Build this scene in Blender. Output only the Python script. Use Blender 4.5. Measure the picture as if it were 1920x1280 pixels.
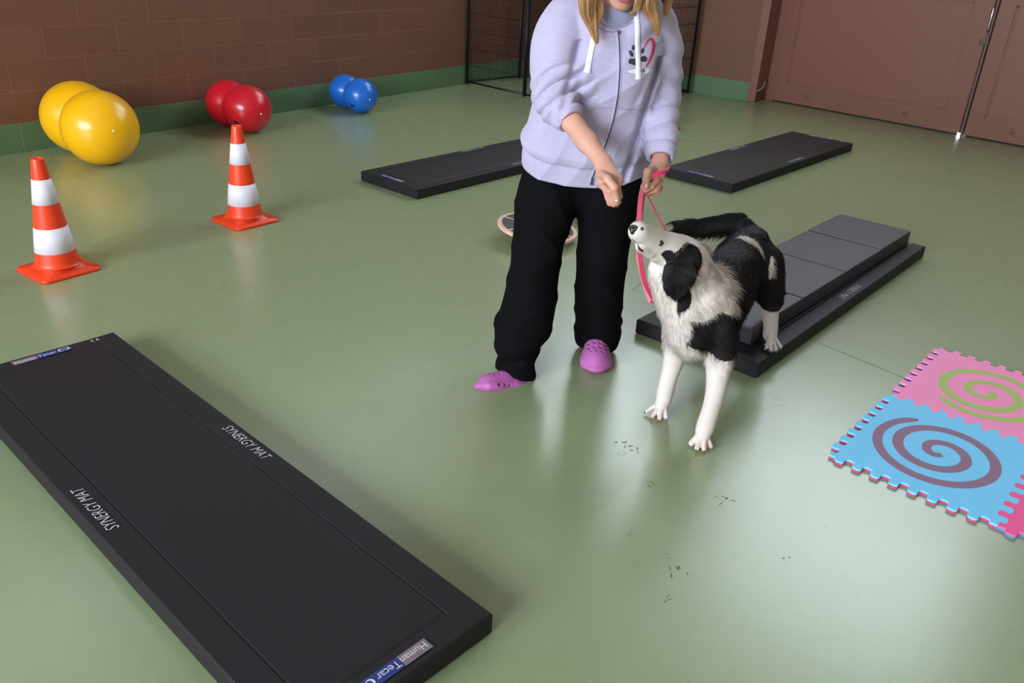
import bpy, bmesh, math, random
import numpy as np
from mathutils import Vector, Matrix

for o in list(bpy.data.objects): bpy.data.objects.remove(o, do_unlink=True)
SC = bpy.context.scene
COL = SC.collection
rnd = random.Random(7)
RNG = np.random.default_rng(11)
PI = math.pi

# ------------------------------------------------------------------ camera
PITCH, ROLL, FPX, CAMH = 0.4557, 0.0549, 1569.4, 1.45
cd = bpy.data.cameras.new('camera')
cam = bpy.data.objects.new('camera', cd); COL.objects.link(cam)
cd.sensor_width = 36.0; cd.lens = FPX/1920*36.0
cd.clip_start = .05; cd.clip_end = 100
cp_, sp_, cr_, sr_ = math.cos(PITCH), math.sin(PITCH), math.cos(ROLL), math.sin(ROLL)
mx = Matrix(((cr_, -sr_, 0, 0), (sr_*sp_, cr_*sp_, -cp_, 0), (sr_*cp_, cr_*cp_, sp_, CAMH), (0, 0, 0, 1)))
cam.matrix_world = mx
SC.camera = cam
cd.dof.use_dof = False

# ------------------------------------------------------------------ light and exposure
W = bpy.data.worlds.new('world'); SC.world = W; W.use_nodes = True
W.node_tree.nodes['Background'].inputs[0].default_value = (.72, .82, 1, 1)
W.node_tree.nodes['Background'].inputs[1].default_value = .3
SC.view_settings.view_transform = 'Standard'
SC.view_settings.look = 'None'
SC.view_settings.gamma = 1.0
SC.view_settings.use_curve_mapping = False
SC.view_settings.exposure = 0.30
WIN_GLARE, WIN_BACK, WIN_LEFT, SKYLIGHT = 6.6, 26.0, 2.2, .6      # daylight strength of the panes

# ------------------------------------------------------------------ helpers
MATS = {}
def lin(c):
    return tuple(((x/12.92) if x <= .04045 else ((x+.055)/1.055)**2.4) for x in c)
def rgb(r, g, b): return lin((r/255, g/255, b/255))
def mat(name, col, rough=.6, spec=.5, coat=0, metal=0, emit=None, es=0, noise=None, bump=None, sheen=0, attr=None, coatr=.1, trans=0):
    if name in MATS: return MATS[name]
    m = bpy.data.materials.new(name); m.use_nodes = True
    nt = m.node_tree; b = nt.nodes['Principled BSDF']
    b.inputs['Base Color'].default_value = (*col, 1)
    b.inputs['Roughness'].default_value = rough
    b.inputs['Specular IOR Level'].default_value = spec
    b.inputs['Metallic'].default_value = metal
    b.inputs['Coat Weight'].default_value = coat
    b.inputs['Coat Roughness'].default_value = coatr
    if sheen:
        b.inputs['Sheen Weight'].default_value = sheen; b.inputs['Sheen Roughness'].default_value = .6
    if trans: b.inputs['Transmission Weight'].default_value = trans
    if emit:
        b.inputs['Emission Color'].default_value = (*emit, 1); b.inputs['Emission Strength'].default_value = es
    tc = nt.nodes.new('ShaderNodeTexCoord')
    if attr:
        a = nt.nodes.new('ShaderNodeAttribute'); a.attribute_name = attr
        nt.links.new(a.outputs['Color'], b.inputs['Base Color'])
    if noise:   # (scale, amount)
        n = nt.nodes.new('ShaderNodeTexNoise'); n.inputs['Scale'].default_value = noise[0]; n.inputs['Detail'].default_value = 5
        nt.links.new(tc.outputs['Object'], n.inputs['Vector'])
        r = nt.nodes.new('ShaderNodeMapRange'); r.inputs[3].default_value = 1-noise[1]; r.inputs[4].default_value = 1+noise[1]
        nt.links.new(n.outputs['Fac'], r.inputs[0])
        mm = nt.nodes.new('ShaderNodeVectorMath'); mm.operation = 'SCALE'
        if attr: nt.links.new(a.outputs['Color'], mm.inputs[0])
        else: mm.inputs[0].default_value = col
        nt.links.new(r.outputs[0], mm.inputs['Scale']); nt.links.new(mm.outputs[0], b.inputs['Base Color'])
    if bump:    # (scale, strength, distance)
        n = nt.nodes.new('ShaderNodeTexNoise'); n.inputs['Scale'].default_value = bump[0]; n.inputs['Detail'].default_value = 4
        nt.links.new(tc.outputs['Object'], n.inputs['Vector'])
        bp = nt.nodes.new('ShaderNodeBump'); bp.inputs['Strength'].default_value = bump[1]; bp.inputs['Distance'].default_value = bump[2]
        nt.links.new(n.outputs['Fac'], bp.inputs['Height']); nt.links.new(bp.outputs[0], b.inputs['Normal'])
    MATS[name] = m
    return m

def link(name, me, m=None, parent=None, smooth=False):
    o = bpy.data.objects.new(name, me); COL.objects.link(o)
    if m is not None:
        for q in (m if isinstance(m, (list, tuple)) else [m]): me.materials.append(q)
    if parent is not None: o.parent = parent
    if smooth: me.polygons.foreach_set('use_smooth', [True]*len(me.polygons))
    return o
def from_py(name, v, f, m=None, parent=None, smooth=False):
    me = bpy.data.meshes.new(name); me.from_pydata([tuple(map(float, q)) for q in v], [], f); me.update()
    return link(name, me, m, parent, smooth)
def from_bm(name, bm, m=None, parent=None, smooth=False):
    bmesh.ops.recalc_face_normals(bm, faces=bm.faces)
    me = bpy.data.meshes.new(name); bm.to_mesh(me); bm.free()
    return link(name, me, m, parent, smooth)
def empty(name, loc, rz=0):
    o = bpy.data.objects.new(name, None); COL.objects.link(o); o.location = loc; o.rotation_euler.z = rz
    o.empty_display_size = .05
    return o
def tag(o, label, cat, group=None):
    o['label'] = label; o['category'] = cat
    if group: o['group'] = group
    return o
def struct(o): o['kind'] = 'structure'; return o
def bm_box(bm, lo, hi, M=None, mi=0, bevel=0):
    vs = [bm.verts.new((x, y, z)) for x in (lo[0], hi[0]) for y in (lo[1], hi[1]) for z in (lo[2], hi[2])]
    if M is not None:
        for v in vs: v.co = M @ v.co
    fs = []
    for q in ((0,1,3,2),(4,6,7,5),(0,4,5,1),(2,3,7,6),(0,2,6,4),(1,5,7,3)):
        f = bm.faces.new([vs[i] for i in q]); f.material_index = mi; fs.append(f)
    if bevel:
        es = list({e for f in fs for e in f.edges})
        bmesh.ops.recalc_face_normals(bm, faces=fs)
        bmesh.ops.bevel(bm, geom=es, offset=bevel, segments=2, affect='EDGES', profile=.6)
def box_obj(name, lo, hi, m, parent=None, bevel=0, M=None):
    bm = bmesh.new(); bm_box(bm, lo, hi, M, 0, bevel); return from_bm(name, bm, m, parent)
def bm_tube(bm, pts, r, seg=8, mi=0, cap=True):
    pts = [Vector(p) for p in pts]; rr = r if isinstance(r, (list, tuple)) else [r]*len(pts)
    rings = []; up = None
    for i, p in enumerate(pts):
        t = (pts[min(i+1, len(pts)-1)]-pts[max(i-1, 0)]).normalized()
        if up is None: up = t.orthogonal().normalized()
        up = (up-t*up.dot(t)).normalized(); s = t.cross(up)
        rings.append([bm.verts.new(p+(up*math.cos(a)+s*math.sin(a))*rr[i]) for a in [2*PI*k/seg for k in range(seg)]])
    for a, b in zip(rings, rings[1:]):
        for k in range(seg):
            f = bm.faces.new((a[k], a[(k+1) % seg], b[(k+1) % seg], b[k])); f.material_index = mi; f.smooth = True
    if cap:
        bm.faces.new(rings[0][::-1]).material_index = mi; bm.faces.new(rings[-1]).material_index = mi
def tube_obj(name, pts, r, m, parent=None, seg=8):
    bm = bmesh.new(); bm_tube(bm, pts, r, seg); return from_bm(name, bm, m, parent)
def lathe(name, prof, m, parent=None, seg=48, M=None, smooth=True):
    bm = bmesh.new(); rings = []
    for r, z in prof:
        if r < 1e-6: rings.append([bm.verts.new((0, 0, z))])
        else: rings.append([bm.verts.new((r*math.cos(2*PI*k/seg), r*math.sin(2*PI*k/seg), z)) for k in range(seg)])
    for a, b in zip(rings, rings[1:]):
        for k in range(seg):
            q = [a[k % len(a)], a[(k+1) % len(a)], b[(k+1) % len(b)], b[k % len(b)]]
            u = []
            for v in q:
                if v not in u: u.append(v)
            if len(u) > 2: bm.faces.new(u)
    if M is not None:
        for v in bm.verts: v.co = M @ v.co
    return from_bm(name, bm, m, parent, smooth)
def spline(P, n=8):
    P = [np.array(p, float) for p in P]; out = []
    for i in range(len(P)-1):
        a, b, c, d = P[max(i-1, 0)], P[i], P[i+1], P[min(i+2, len(P)-1)]
        for k in range(n):
            t = k/n
            out.append(.5*(2*b+(c-a)*t+(2*a-5*b+4*c-d)*t*t+(3*b-a-3*c+d)*t**3))
    out.append(P[-1]); return out
def extrude_outline(bm, pts, z0, z1, mi_side=0, mi_top=0, M=None):
    lo = [bm.verts.new((x, y, z0)) for x, y in pts]; hi = [bm.verts.new((x, y, z1)) for x, y in pts]
    n = len(pts)
    f = bm.faces.new(hi); f.material_index = mi_top
    g = bm.faces.new(lo[::-1]); g.material_index = mi_side
    for i in range(n):
        s = bm.faces.new((lo[i], lo[(i+1) % n], hi[(i+1) % n], hi[i])); s.material_index = mi_side
    if M is not None:
        for v in lo+hi: v.co = M @ v.co

def text_obj(name, body, size, m, parent, M, shear=0, xs=1, off=0, align='LEFT'):
    cu = bpy.data.curves.new('t', 'FONT'); cu.body = body; cu.size = size; cu.shear = shear; cu.offset = off
    cu.align_x = align; cu.resolution_u = 3; cu.extrude = 0
    t = bpy.data.objects.new('t', cu); COL.objects.link(t)
    dg = bpy.context.evaluated_depsgraph_get(); dg.update()
    me = bpy.data.meshes.new_from_object(t.evaluated_get(dg)); me.name = name
    bpy.data.objects.remove(t, do_unlink=True)
    me.transform(M @ Matrix.Diagonal((xs, 1, 1, 1)))
    me.materials.clear()
    return link(name, me, m, parent)

# ------------------------------------------------------------------ signed-distance sculpting -> one smooth mesh
class Vol:
    def __init__(s, lo, hi, h):
        s.lo = np.array(lo, float); s.h = h
        s.n = np.ceil((np.array(hi)-s.lo)/h).astype(int)+1
        s.ax = [s.lo[i]+np.arange(s.n[i])*h for i in range(3)]
        s.D = np.full(tuple(s.n), .06, np.float32)
    def _sl(s, lo, hi, pad):
        out = []
        for i in range(3):
            a = int(max(0, math.floor((lo[i]-pad-s.lo[i])/s.h))); b = int(min(s.n[i], math.ceil((hi[i]+pad-s.lo[i])/s.h)+1))
            if b <= a: return None
            out.append(slice(a, b))
        return tuple(out)
    def _grid(s, sl):
        return (s.ax[0][sl[0]][:, None, None], s.ax[1][sl[1]][None, :, None], s.ax[2][sl[2]][None, None, :])
    def put(s, fn, lo, hi, k=.01, sub=False):
        sl = s._sl(lo, hi, .03+k)
        if sl is None: return
        d = fn(*s._grid(sl)).astype(np.float32); a = s.D[sl]
        if sub: d = -d; h = np.maximum(k-np.abs(a-d), 0)/max(k, 1e-6); s.D[sl] = np.maximum(a, d)+h*h*k*.25
        else: h = np.maximum(k-np.abs(a-d), 0)/max(k, 1e-6); s.D[sl] = np.minimum(a, d)-h*h*k*.25
    def cone(s, a, b, ra, rb, k=.01, sub=False):
        a = np.array(a, float); b = np.array(b, float); ab = b-a; L = max(ab@ab, 1e-9); R = max(ra, rb)
        def fn(X, Y, Z):
            px, py, pz = X-a[0], Y-a[1], Z-a[2]
            t = np.clip((px*ab[0]+py*ab[1]+pz*ab[2])/L, 0, 1)
            return np.sqrt((px-t*ab[0])**2+(py-t*ab[1])**2+(pz-t*ab[2])**2)-(ra+(rb-ra)*t)
        s.put(fn, np.minimum(a, b)-R, np.maximum(a, b)+R, k, sub)
    def chain(s, pts, k=.01, n=0):
        P = [(*map(float, p[0]), float(p[1])) for p in pts]
        if n: P = spline(P, n)
        for p, q in zip(P, P[1:]): s.cone(p[:3], q[:3], p[3], q[3], k)
    def ell(s, c, r, R=None, k=.01, sub=False):
        c = np.array(c, float); r = np.array(r, float); R = np.eye(3) if R is None else np.array(R)   # rows = local axes
        def fn(X, Y, Z):
            p = (X-c[0], Y-c[1], Z-c[2]); q = [(R[i][0]*p[0]+R[i][1]*p[1]+R[i][2]*p[2]) for i in range(3)]
            k0 = np.sqrt((q[0]/r[0])**2+(q[1]/r[1])**2+(q[2]/r[2])**2)+1e-9
            k1 = np.sqrt((q[0]/r[0]**2)**2+(q[1]/r[1]**2)**2+(q[2]/r[2]**2)**2)+1e-9
            return k0*(k0-1)/k1
        m = r.max(); s.put(fn, c-m, c+m, k, sub)
    def econe(s, a, b, wa, da, wb, db, side, k=.01, sub=False, sq=2.0):
        # limb with an elliptical section: width w along side, depth d across
        a = np.array(a, float); b = np.array(b, float); ab = b-a; Ln = np.linalg.norm(ab); u = ab/Ln
        sd = np.array(side, float); sd = sd-u*(sd@u); sd /= np.linalg.norm(sd); w = np.cross(u, sd); R = max(wa, wb, da, db)
        def fn(X, Y, Z):
            p = (X-a[0], Y-a[1], Z-a[2])
            T = p[0]*u[0]+p[1]*u[1]+p[2]*u[2]; t = np.clip(T/Ln, 0, 1)
            W_ = wa+(wb-wa)*t; D_ = da+(db-da)*t; m = np.minimum(W_, D_)
            x = (p[0]*sd[0]+p[1]*sd[1]+p[2]*sd[2])/W_; y = (p[0]*w[0]+p[1]*w[1]+p[2]*w[2])/D_
            z = (T-t*Ln)/m
            if sq != 2.0: rr = (np.abs(x)**sq+np.abs(y)**sq)**(1/sq)
            else: rr = np.sqrt(x*x+y*y)
            return (np.sqrt(rr*rr+z*z)-1)*m
        s.put(fn, np.minimum(a, b)-R, np.maximum(a, b)+R, k, sub)
    def loft(s, secs, side, k=.02, n=4, sq=2.0):
        # secs: (x,y,z,w,d)
        P = spline([np.array([*q[0], q[1], q[2]]) for q in secs], n)
        for p, q in zip(P, P[1:]): s.econe(p[:3], q[:3], p[3], p[4], q[3], q[4], side, k, False, sq)
    def disp(s, fn, lo=None, hi=None):
        # move the surface: fn(P)->height, evaluated near the surface only
        idx = np.argwhere(np.abs(s.D) < .03)
        P = s.lo+idx*s.h
        s.D[idx[:, 0], idx[:, 1], idx[:, 2]] -= fn(P).astype(np.float32)
    def mesh(s, smooth=1):
        D = s.D; S = D < 0
        c = np.zeros(tuple(s.n-1), np.int8)
        for i in (0, 1):
            for j in (0, 1):
                for k in (0, 1): c += S[i:s.n[0]-1+i, j:s.n[1]-1+j, k:s.n[2]-1+k]
        act = (c > 0) & (c < 8); ids = np.full(act.shape, -1, np.int64); cells = np.argwhere(act); ids[act] = np.arange(len(cells))
        acc = np.zeros((len(cells), 3)); cnt = np.zeros(len(cells))
        cor = [(i, j, k) for i in (0, 1) for j in (0, 1) for k in (0, 1)]
        for p in cor:
            for ax in range(3):
                if p[ax]: continue
                q = list(p); q[ax] = 1
                A = D[tuple((cells+p).T)]; B = D[tuple((cells+q).T)]
                m = (A < 0) != (B < 0); t = np.where(m, A/np.where(m, A-B, 1), 0)
                pt = np.repeat(np.array([p], float), len(cells), 0); pt[:, ax] += t
                acc[m] += pt[m]; cnt[m] += 1
        V = s.lo+(cells+acc/cnt[:, None])*s.h
        F = []
        for ax in range(3):
            o1, o2 = [(1, 2), (2, 0), (0, 1)][ax]
            a = np.moveaxis(S, ax, 0); 
            sl0 = [slice(None)]*3; sl1 = [slice(None)]*3; sl0[ax] = slice(0, -1); sl1[ax] = slice(1, None)
            X = S[tuple(sl0)] != S[tuple(sl1)]
            e = np.argwhere(X); ok = (e[:, o1] > 0) & (e[:, o2] > 0) & (e[:, o1] < s.n[o1]-1) & (e[:, o2] < s.n[o2]-1); e = e[ok]
            d1 = np.zeros(3, int); d1[o1] = 1; d2 = np.zeros(3, int); d2[o2] = 1
            q = np.stack([ids[tuple((e-d1-d2).T)], ids[tuple((e-d2).T)], ids[tuple(e.T)], ids[tuple((e-d1).T)]], 1)
            ins = S[tuple(e.T)]; q[~ins] = q[~ins][:, ::-1]
            F.append(q)
        F = np.concatenate(F)
        for _ in range(smooth):
            acc = np.zeros_like(V); cnt = np.zeros(len(V))
            for a, b in ((0, 1), (1, 2), (2, 3), (3, 0)):
                np.add.at(acc, F[:, a], V[F[:, b]]); np.add.at(acc, F[:, b], V[F[:, a]])
                np.add.at(cnt, F[:, a], 1); np.add.at(cnt, F[:, b], 1)
            V = V*.5+.5*acc/cnt[:, None]
        return V, F
def np_mesh(name, V, F, m=None, parent=None, smooth=True, colors=None, mat_idx=None, normals=None):
    V = np.asarray(V, np.float32); F = np.asarray(F)
    me = bpy.data.meshes.new(name); k = F.shape[1]
    me.vertices.add(len(V)); me.vertices.foreach_set('co', V.ravel())
    me.loops.add(F.size); me.loops.foreach_set('vertex_index', F.ravel().astype(np.int32))
    me.polygons.add(len(F)); me.polygons.foreach_set('loop_start', np.arange(0, F.size, k, dtype=np.int32))
    me.update(calc_edges=True)
    if smooth: me.polygons.foreach_set('use_smooth', np.ones(len(F), bool))
    if mat_idx is not None: me.polygons.foreach_set('material_index', np.asarray(mat_idx, np.int32))
    if colors is not None:
        ca = me.color_attributes.new('Col', 'FLOAT_COLOR', 'POINT')
        ca.data.foreach_set('color', np.concatenate([colors, np.ones((len(V), 1))], 1).astype(np.float32).ravel())
    if normals is not None:
        na = me.attributes.new('Nrm', 'FLOAT_VECTOR', 'POINT'); na.data.foreach_set('vector', np.asarray(normals, np.float32).ravel())
    return link(name, me, m, parent)
def rotm(x, y=None):
    # rows: unit axes; x along first axis, y hint
    x = np.array(x, float); x /= np.linalg.norm(x); y = np.array(y if y is not None else (0, 0, 1), float)
    y = y-x*(x@y); y /= np.linalg.norm(y); return np.array([x, y, np.cross(x, y)])
def sm(a, b, x): t = np.clip((x-a)/(b-a), 0, 1); return t*t*(3-2*t)
def vnoise(P, f, seed=0):
    r = np.random.default_rng(seed); out = 0
    for i in range(6):
        d = r.normal(size=3); d /= np.linalg.norm(d); out = out+np.sin(P@d*f*(.6+.25*i)+r.uniform(0, 6.28))
    return out/3.5

# ------------------------------------------------------------------ room shell
CX, CY = .325, 10.26
DL = np.array([-.5870, -.8096]); DR = np.array([.8096, -.5870])      # along left wall / right wall, away from the corner
NL = DR; NR = DL                                                       # inward normals
ML = Matrix(((DL[0], -NL[0], 0, CX), (DL[1], -NL[1], 0, CY), (0, 0, 1, 0), (0, 0, 0, 1)))   # x along wall, y outwards
MR = Matrix(((DR[0], -NR[0], 0, CX), (DR[1], -NR[1], 0, CY), (0, 0, 1, 0), (0, 0, 0, 1)))
LEN_L, LEN_R, HT = 16.0, 10.0, 7.4
COURSE, BLOCK = .1888, .4977

def floor_mat():
    m = bpy.data.materials.new('green_floor'); m.use_nodes = True; nt = m.node_tree; b = nt.nodes['Principled BSDF']; N = nt.nodes.new; L = nt.links.new
    tc = N('ShaderNodeTexCoord')
    n1 = N('ShaderNodeTexNoise'); n1.inputs['Scale'].default_value = .7; n1.inputs['Detail'].default_value = 3
    n2 = N('ShaderNodeTexNoise'); n2.inputs['Scale'].default_value = 9; n2.inputs['Detail'].default_value = 8; n2.inputs['Roughness'].default_value = .7
    L(tc.outputs['Object'], n1.inputs['Vector']); L(tc.outputs['Object'], n2.inputs['Vector'])
    mx1 = N('ShaderNodeMix'); mx1.data_type = 'RGBA'; mx1.inputs[6].default_value = (*FLOOR_A, 1); mx1.inputs[7].default_value = (*FLOOR_B, 1); L(n1.outputs['Fac'], mx1.inputs[0])
    r = N('ShaderNodeMapRange'); r.inputs[1].default_value = .3; r.inputs[2].default_value = .7; r.inputs[3].default_value = .98; r.inputs[4].default_value = 1.02; L(n2.outputs['Fac'], r.inputs[0])
    v = N('ShaderNodeVectorMath'); v.operation = 'SCALE'; L(mx1.outputs[2], v.inputs[0]); L(r.outputs[0], v.inputs['Scale'])
    L(v.outputs[0], b.inputs['Base Color'])
    # scuffed patches where the polish is duller
    n3 = N('ShaderNodeTexNoise'); n3.inputs['Scale'].default_value = 2.3; n3.inputs['Detail'].default_value = 2; n3.inputs['Roughness'].default_value = .65
    L(tc.outputs['Object'], n3.inputs['Vector'])
    r3 = N('ShaderNodeMapRange'); r3.inputs[1].default_value = .35; r3.inputs[2].default_value = .7; r3.inputs[3].default_value = FLOOR_R0; r3.inputs[4].default_value = FLOOR_R1
    L(n3.outputs['Fac'], r3.inputs[0]); L(r3.outputs[0], b.inputs['Roughness'])
    b.inputs['Specular IOR Level'].default_value = FLOOR_SPEC
    bp = N('ShaderNodeBump'); bp.inputs['Strength'].default_value = .10; bp.inputs['Distance'].default_value = .002
    n4 = N('ShaderNodeTexNoise'); n4.inputs['Scale'].default_value = 30; n4.inputs['Detail'].default_value = 6; L(tc.outputs['Object'], n4.inputs['Vector'])
    L(n4.outputs['Fac'], bp.inputs['Height']); L(bp.outputs[0], b.inputs['Normal'])
    return m
FLOOR_A, FLOOR_B, FLOOR_R0, FLOOR_R1, FLOOR_SPEC = rgb(140, 154, 114), rgb(144, 158, 118), .265, .285, .9
FM = floor_mat()
def quad3(pts, name, m, struct_=True):
    o = from_py(name, pts, [tuple(range(len(pts)))], m)
    if struct_: struct(o)
    return o
def wc(sl, sr, z):   # room point: distance along left wall, along right wall
    return (CX+DL[0]*sl+DR[0]*sr, CY+DL[1]*sl+DR[1]*sr, z)
fl = from_py('floor', [wc(-.6, -.4, 0), wc(-.6, LEN_R+.3, 0), wc(LEN_L+.3, LEN_R+.3, 0), wc(LEN_L+.3, -.4, 0),
                       wc(-.6, -.4, -.1), wc(-.6, LEN_R+.3, -.1), wc(LEN_L+.3, LEN_R+.3, -.1), wc(LEN_L+.3, -.4, -.1)],
             [(3, 2, 1, 0), (4, 5, 6, 7), (0, 1, 5, 4), (1, 2, 6, 5), (2, 3, 7, 6), (3, 0, 4, 7)], FM); struct(fl)

def brick_mat(name, phase, green_h=COURSE):
    # painted concrete blocks: brown above, green first course; mortar lines are recessed joints
    m = bpy.data.materials.new(name); m.use_nodes = True; nt = m.node_tree; b = nt.nodes['Principled BSDF']; N = nt.nodes.new; L = nt.links.new
    tc = N('ShaderNodeTexCoord'); sx = N('ShaderNodeSeparateXYZ'); L(tc.outputs['Object'], sx.inputs[0])
    cb = N('ShaderNodeCombineXYZ'); ad = N('ShaderNodeMath'); ad.operation = 'ADD'; ad.inputs[1].default_value = phase
    L(sx.outputs[0], ad.inputs[0]); L(ad.outputs[0], cb.inputs[0]); L(sx.outputs[2], cb.inputs[1])
    br = N('ShaderNodeTexBrick'); L(cb.outputs[0], br.inputs['Vector'])
    br.inputs['Scale'].default_value = 1; br.inputs['Brick Width'].default_value = BLOCK; br.inputs['Row Height'].default_value = COURSE
    br.inputs['Mortar Size'].default_value = .0045; br.inputs['Mortar Smooth'].default_value = .35; br.inputs['Bias'].default_value = 0
    br.offset = .5; br.inputs['Color1'].default_value = (1, 1, 1, 1); br.inputs['Color2'].default_value = (.86, .86, .86, 1); br.inputs['Mortar'].default_value = (1.35, 1.25, 1.2, 1)
    gt = N('ShaderNodeMath'); gt.operation = 'GREATER_THAN'; gt.inputs[1].default_value = green_h-.003; L(sx.outputs[2], gt.inputs[0])
    mx1 = N('ShaderNodeMix'); mx1.data_type = 'RGBA'; mx1.inputs[6].default_value = (*rgb(90, 119, 87), 1); mx1.inputs[7].default_value = (*rgb(116, 77, 59), 1); L(gt.outputs[0], mx1.inputs[0])
    mu = N('ShaderNodeMix'); mu.data_type = 'RGBA'; mu.blend_type = 'MULTIPLY'; mu.inputs[0].default_value = .8; L(mx1.outputs[2], mu.inputs[6]); L(br.outputs['Color'], mu.inputs[7])
    nz = N('ShaderNodeTexNoise'); nz.inputs['Scale'].default_value = 14; nz.inputs['Detail'].default_value = 8; L(tc.outputs['Object'], nz.inputs['Vector'])
    r = N('ShaderNodeMapRange'); r.inputs[3].default_value = .9; r.inputs[4].default_value = 1.1; L(nz.outputs['Fac'], r.inputs[0])
    v = N('ShaderNodeVectorMath'); v.operation = 'SCALE'; L(mu.outputs[2], v.inputs[0]); L(r.outputs[0], v.inputs['Scale']); L(v.outputs[0], b.inputs['Base Color'])
    nf = N('ShaderNodeTexNoise'); nf.inputs['Scale'].default_value = 90; nf.inputs['Detail'].default_value = 6; L(tc.outputs['Object'], nf.inputs['Vector'])
    mm = N('ShaderNodeMath'); mm.operation = 'MULTIPLY_ADD'; mm.inputs[1].default_value = -1.0; L(br.outputs['Fac'], mm.inputs[0])
    sc = N('ShaderNodeMath'); sc.operation = 'MULTIPLY'; sc.inputs[1].default_value = .35; L(nf.outputs['Fac'], sc.inputs[0]); L(sc.outputs[0], mm.inputs[2])
    bp = N('ShaderNodeBump'); bp.inputs['Strength'].default_value = .6; bp.inputs['Distance'].default_value = .006; L(mm.outputs[0], bp.inputs['Height']); L(bp.outputs[0], b.inputs['Normal'])
    b.inputs['Roughness'].default_value = .55; b.inputs['Specular IOR Level'].default_value = .4
    return m
def wall(name, M, x0, x1, z0, z1, m, th=.25):
    bm = bmesh.new(); bm_box(bm, (x0, 0, z0), (x1, th, z1)); o = from_bm(name, bm, m); o.matrix_world = M; struct(o); return o
WM_L = brick_mat('painted_blocks_left', PH_L := .159)
WM_R = brick_mat('painted_blocks_right', PH_R := .218)
wall('wall_left', ML, -.25, LEN_L, 0, HT, WM_L)
DOOR_S = 2.50
wall('wall_right', MR, 0, 2.41, 0, HT, WM_R)
MD = Matrix(((.717, .697, 0, 2.545), (-.697, .717, 0, 8.985), (0, 0, 1, 0), (0, 0, 0, 1)))   # door plane: x along doors, y outwards
DOOR_H = 2.6
o = box_obj('wall_right_lintel', (-.25, 0.0, DOOR_H-.005), (9.0, .25, HT), WM_R); o.matrix_world = MD; struct(o); o.name = 'wall_right_above_doors'
o = box_obj('wall_far_right', (3.86, 0.0, 0), (9.0, .25, DOOR_H), WM_R); o.matrix_world = MD; struct(o)
# back walls behind the camera
MB = Matrix(((DR[0], DL[0], 0, CX+DL[0]*LEN_L), (DR[1], DL[1], 0, CY+DL[1]*LEN_L), (0, 0, 1, 0), (0, 0, 0, 1)))
plaster = mat('beige_plaster', rgb(176, 160, 140), .8, noise=(6, .06))
wall('wall_back', MB, -.1, LEN_R+.3, 0, HT, plaster)
MS = Matrix(((DL[0], DR[0], 0, CX+DR[0]*LEN_R), (DL[1], DR[1], 0, CY+DR[1]*LEN_R), (0, 0, 1, 0), (0, 0, 0, 1)))
wall('wall_side', MS, -.5, LEN_L+.25, 0, HT, plaster)
cl = from_py('ceiling', [wc(-.6, -.4, HT), wc(-.6, LEN_R+.3, HT), wc(LEN_L+.3, LEN_R+.3, HT), wc(LEN_L+.3, -.4, HT),
                       wc(-.6, -.4, HT+.1), wc(-.6, LEN_R+.3, HT+.1), wc(LEN_L+.3, LEN_R+.3, HT+.1), wc(LEN_L+.3, -.4, HT+.1)],
             [(0, 1, 2, 3), (7, 6, 5, 4), (0, 4, 5, 1), (1, 5, 6, 2), (2, 6, 7, 3), (3, 7, 4, 0)], mat('ceiling_boards', rgb(112, 104, 94), .8)); struct(cl)

# ---- windows (panes give the daylight)
frame_m = mat('window_frame_paint', rgb(110, 80, 66), .5)
def window(n, M, x0, x1, z0, z1, strength, col=(.80, .90, 1.0), cols=5):
    pm = mat('daylight_pane_%d' % n, (.05, .05, .05), .2, emit=col, es=strength)
    bm = bmesh.new(); bm_box(bm, (x0, -.03, z0), (x1, -.01, z1)); o = from_bm('window_%d' % n, bm, pm); o.matrix_world = M; struct(o)
    bm = bmesh.new()
    for k in range(cols+1):
        x = x0+(x1-x0)*k/cols; bm_box(bm, (x-.03, -.06, z0-.03), (x+.03, 0, z1+.03))
    for z in (z0, (z0+z1)/2, z1): bm_box(bm, (x0, -.058, z-.03), (x1, -.002, z+.03))
    f = from_bm('window_frame', bm, frame_m, o)
    return o
window(1, MD, .35, 3.2, 3.2, 6.4, WIN_GLARE, cols=5)
window(5, MR, .25, 2.15, 3.2, 6.4, WIN_GLARE, cols=2)
window(2, MB, 1.0, 7.0, 1.8, 4.6, WIN_BACK, cols=6)
window(3, ML, 2.0, 12.0, 3.2, 4.3, WIN_LEFT, cols=10)
def skylight(n, s0, s1, r0, r1, strength):
    M = Matrix(((DL[0], DR[0], 0, CX), (DL[1], DR[1], 0, CY), (0, 0, 1, 0), (0, 0, 0, 1)))
    pm = mat('skylight_pane', (.05, .05, .05), .2, emit=(.86, .93, 1.0), es=strength)
    o = box_obj('window_%d' % n, (s0, r0, HT-.03), (s1, r1, HT-.01), pm); o.matrix_world = M; struct(o)
    bm = bmesh.new()
    k = 0
    while s0+k*1.0 <= s1+.01:
        x = s0+k*1.0; bm_box(bm, (x-.05, r0-.05, HT-.16), (x+.05, r1+.05, HT-.031)); k += 1
    from_bm('window_frame', bm, frame_m, o)
skylight(4, 7.0, 12.0, 2.4, 6.6, SKYLIGHT)

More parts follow.
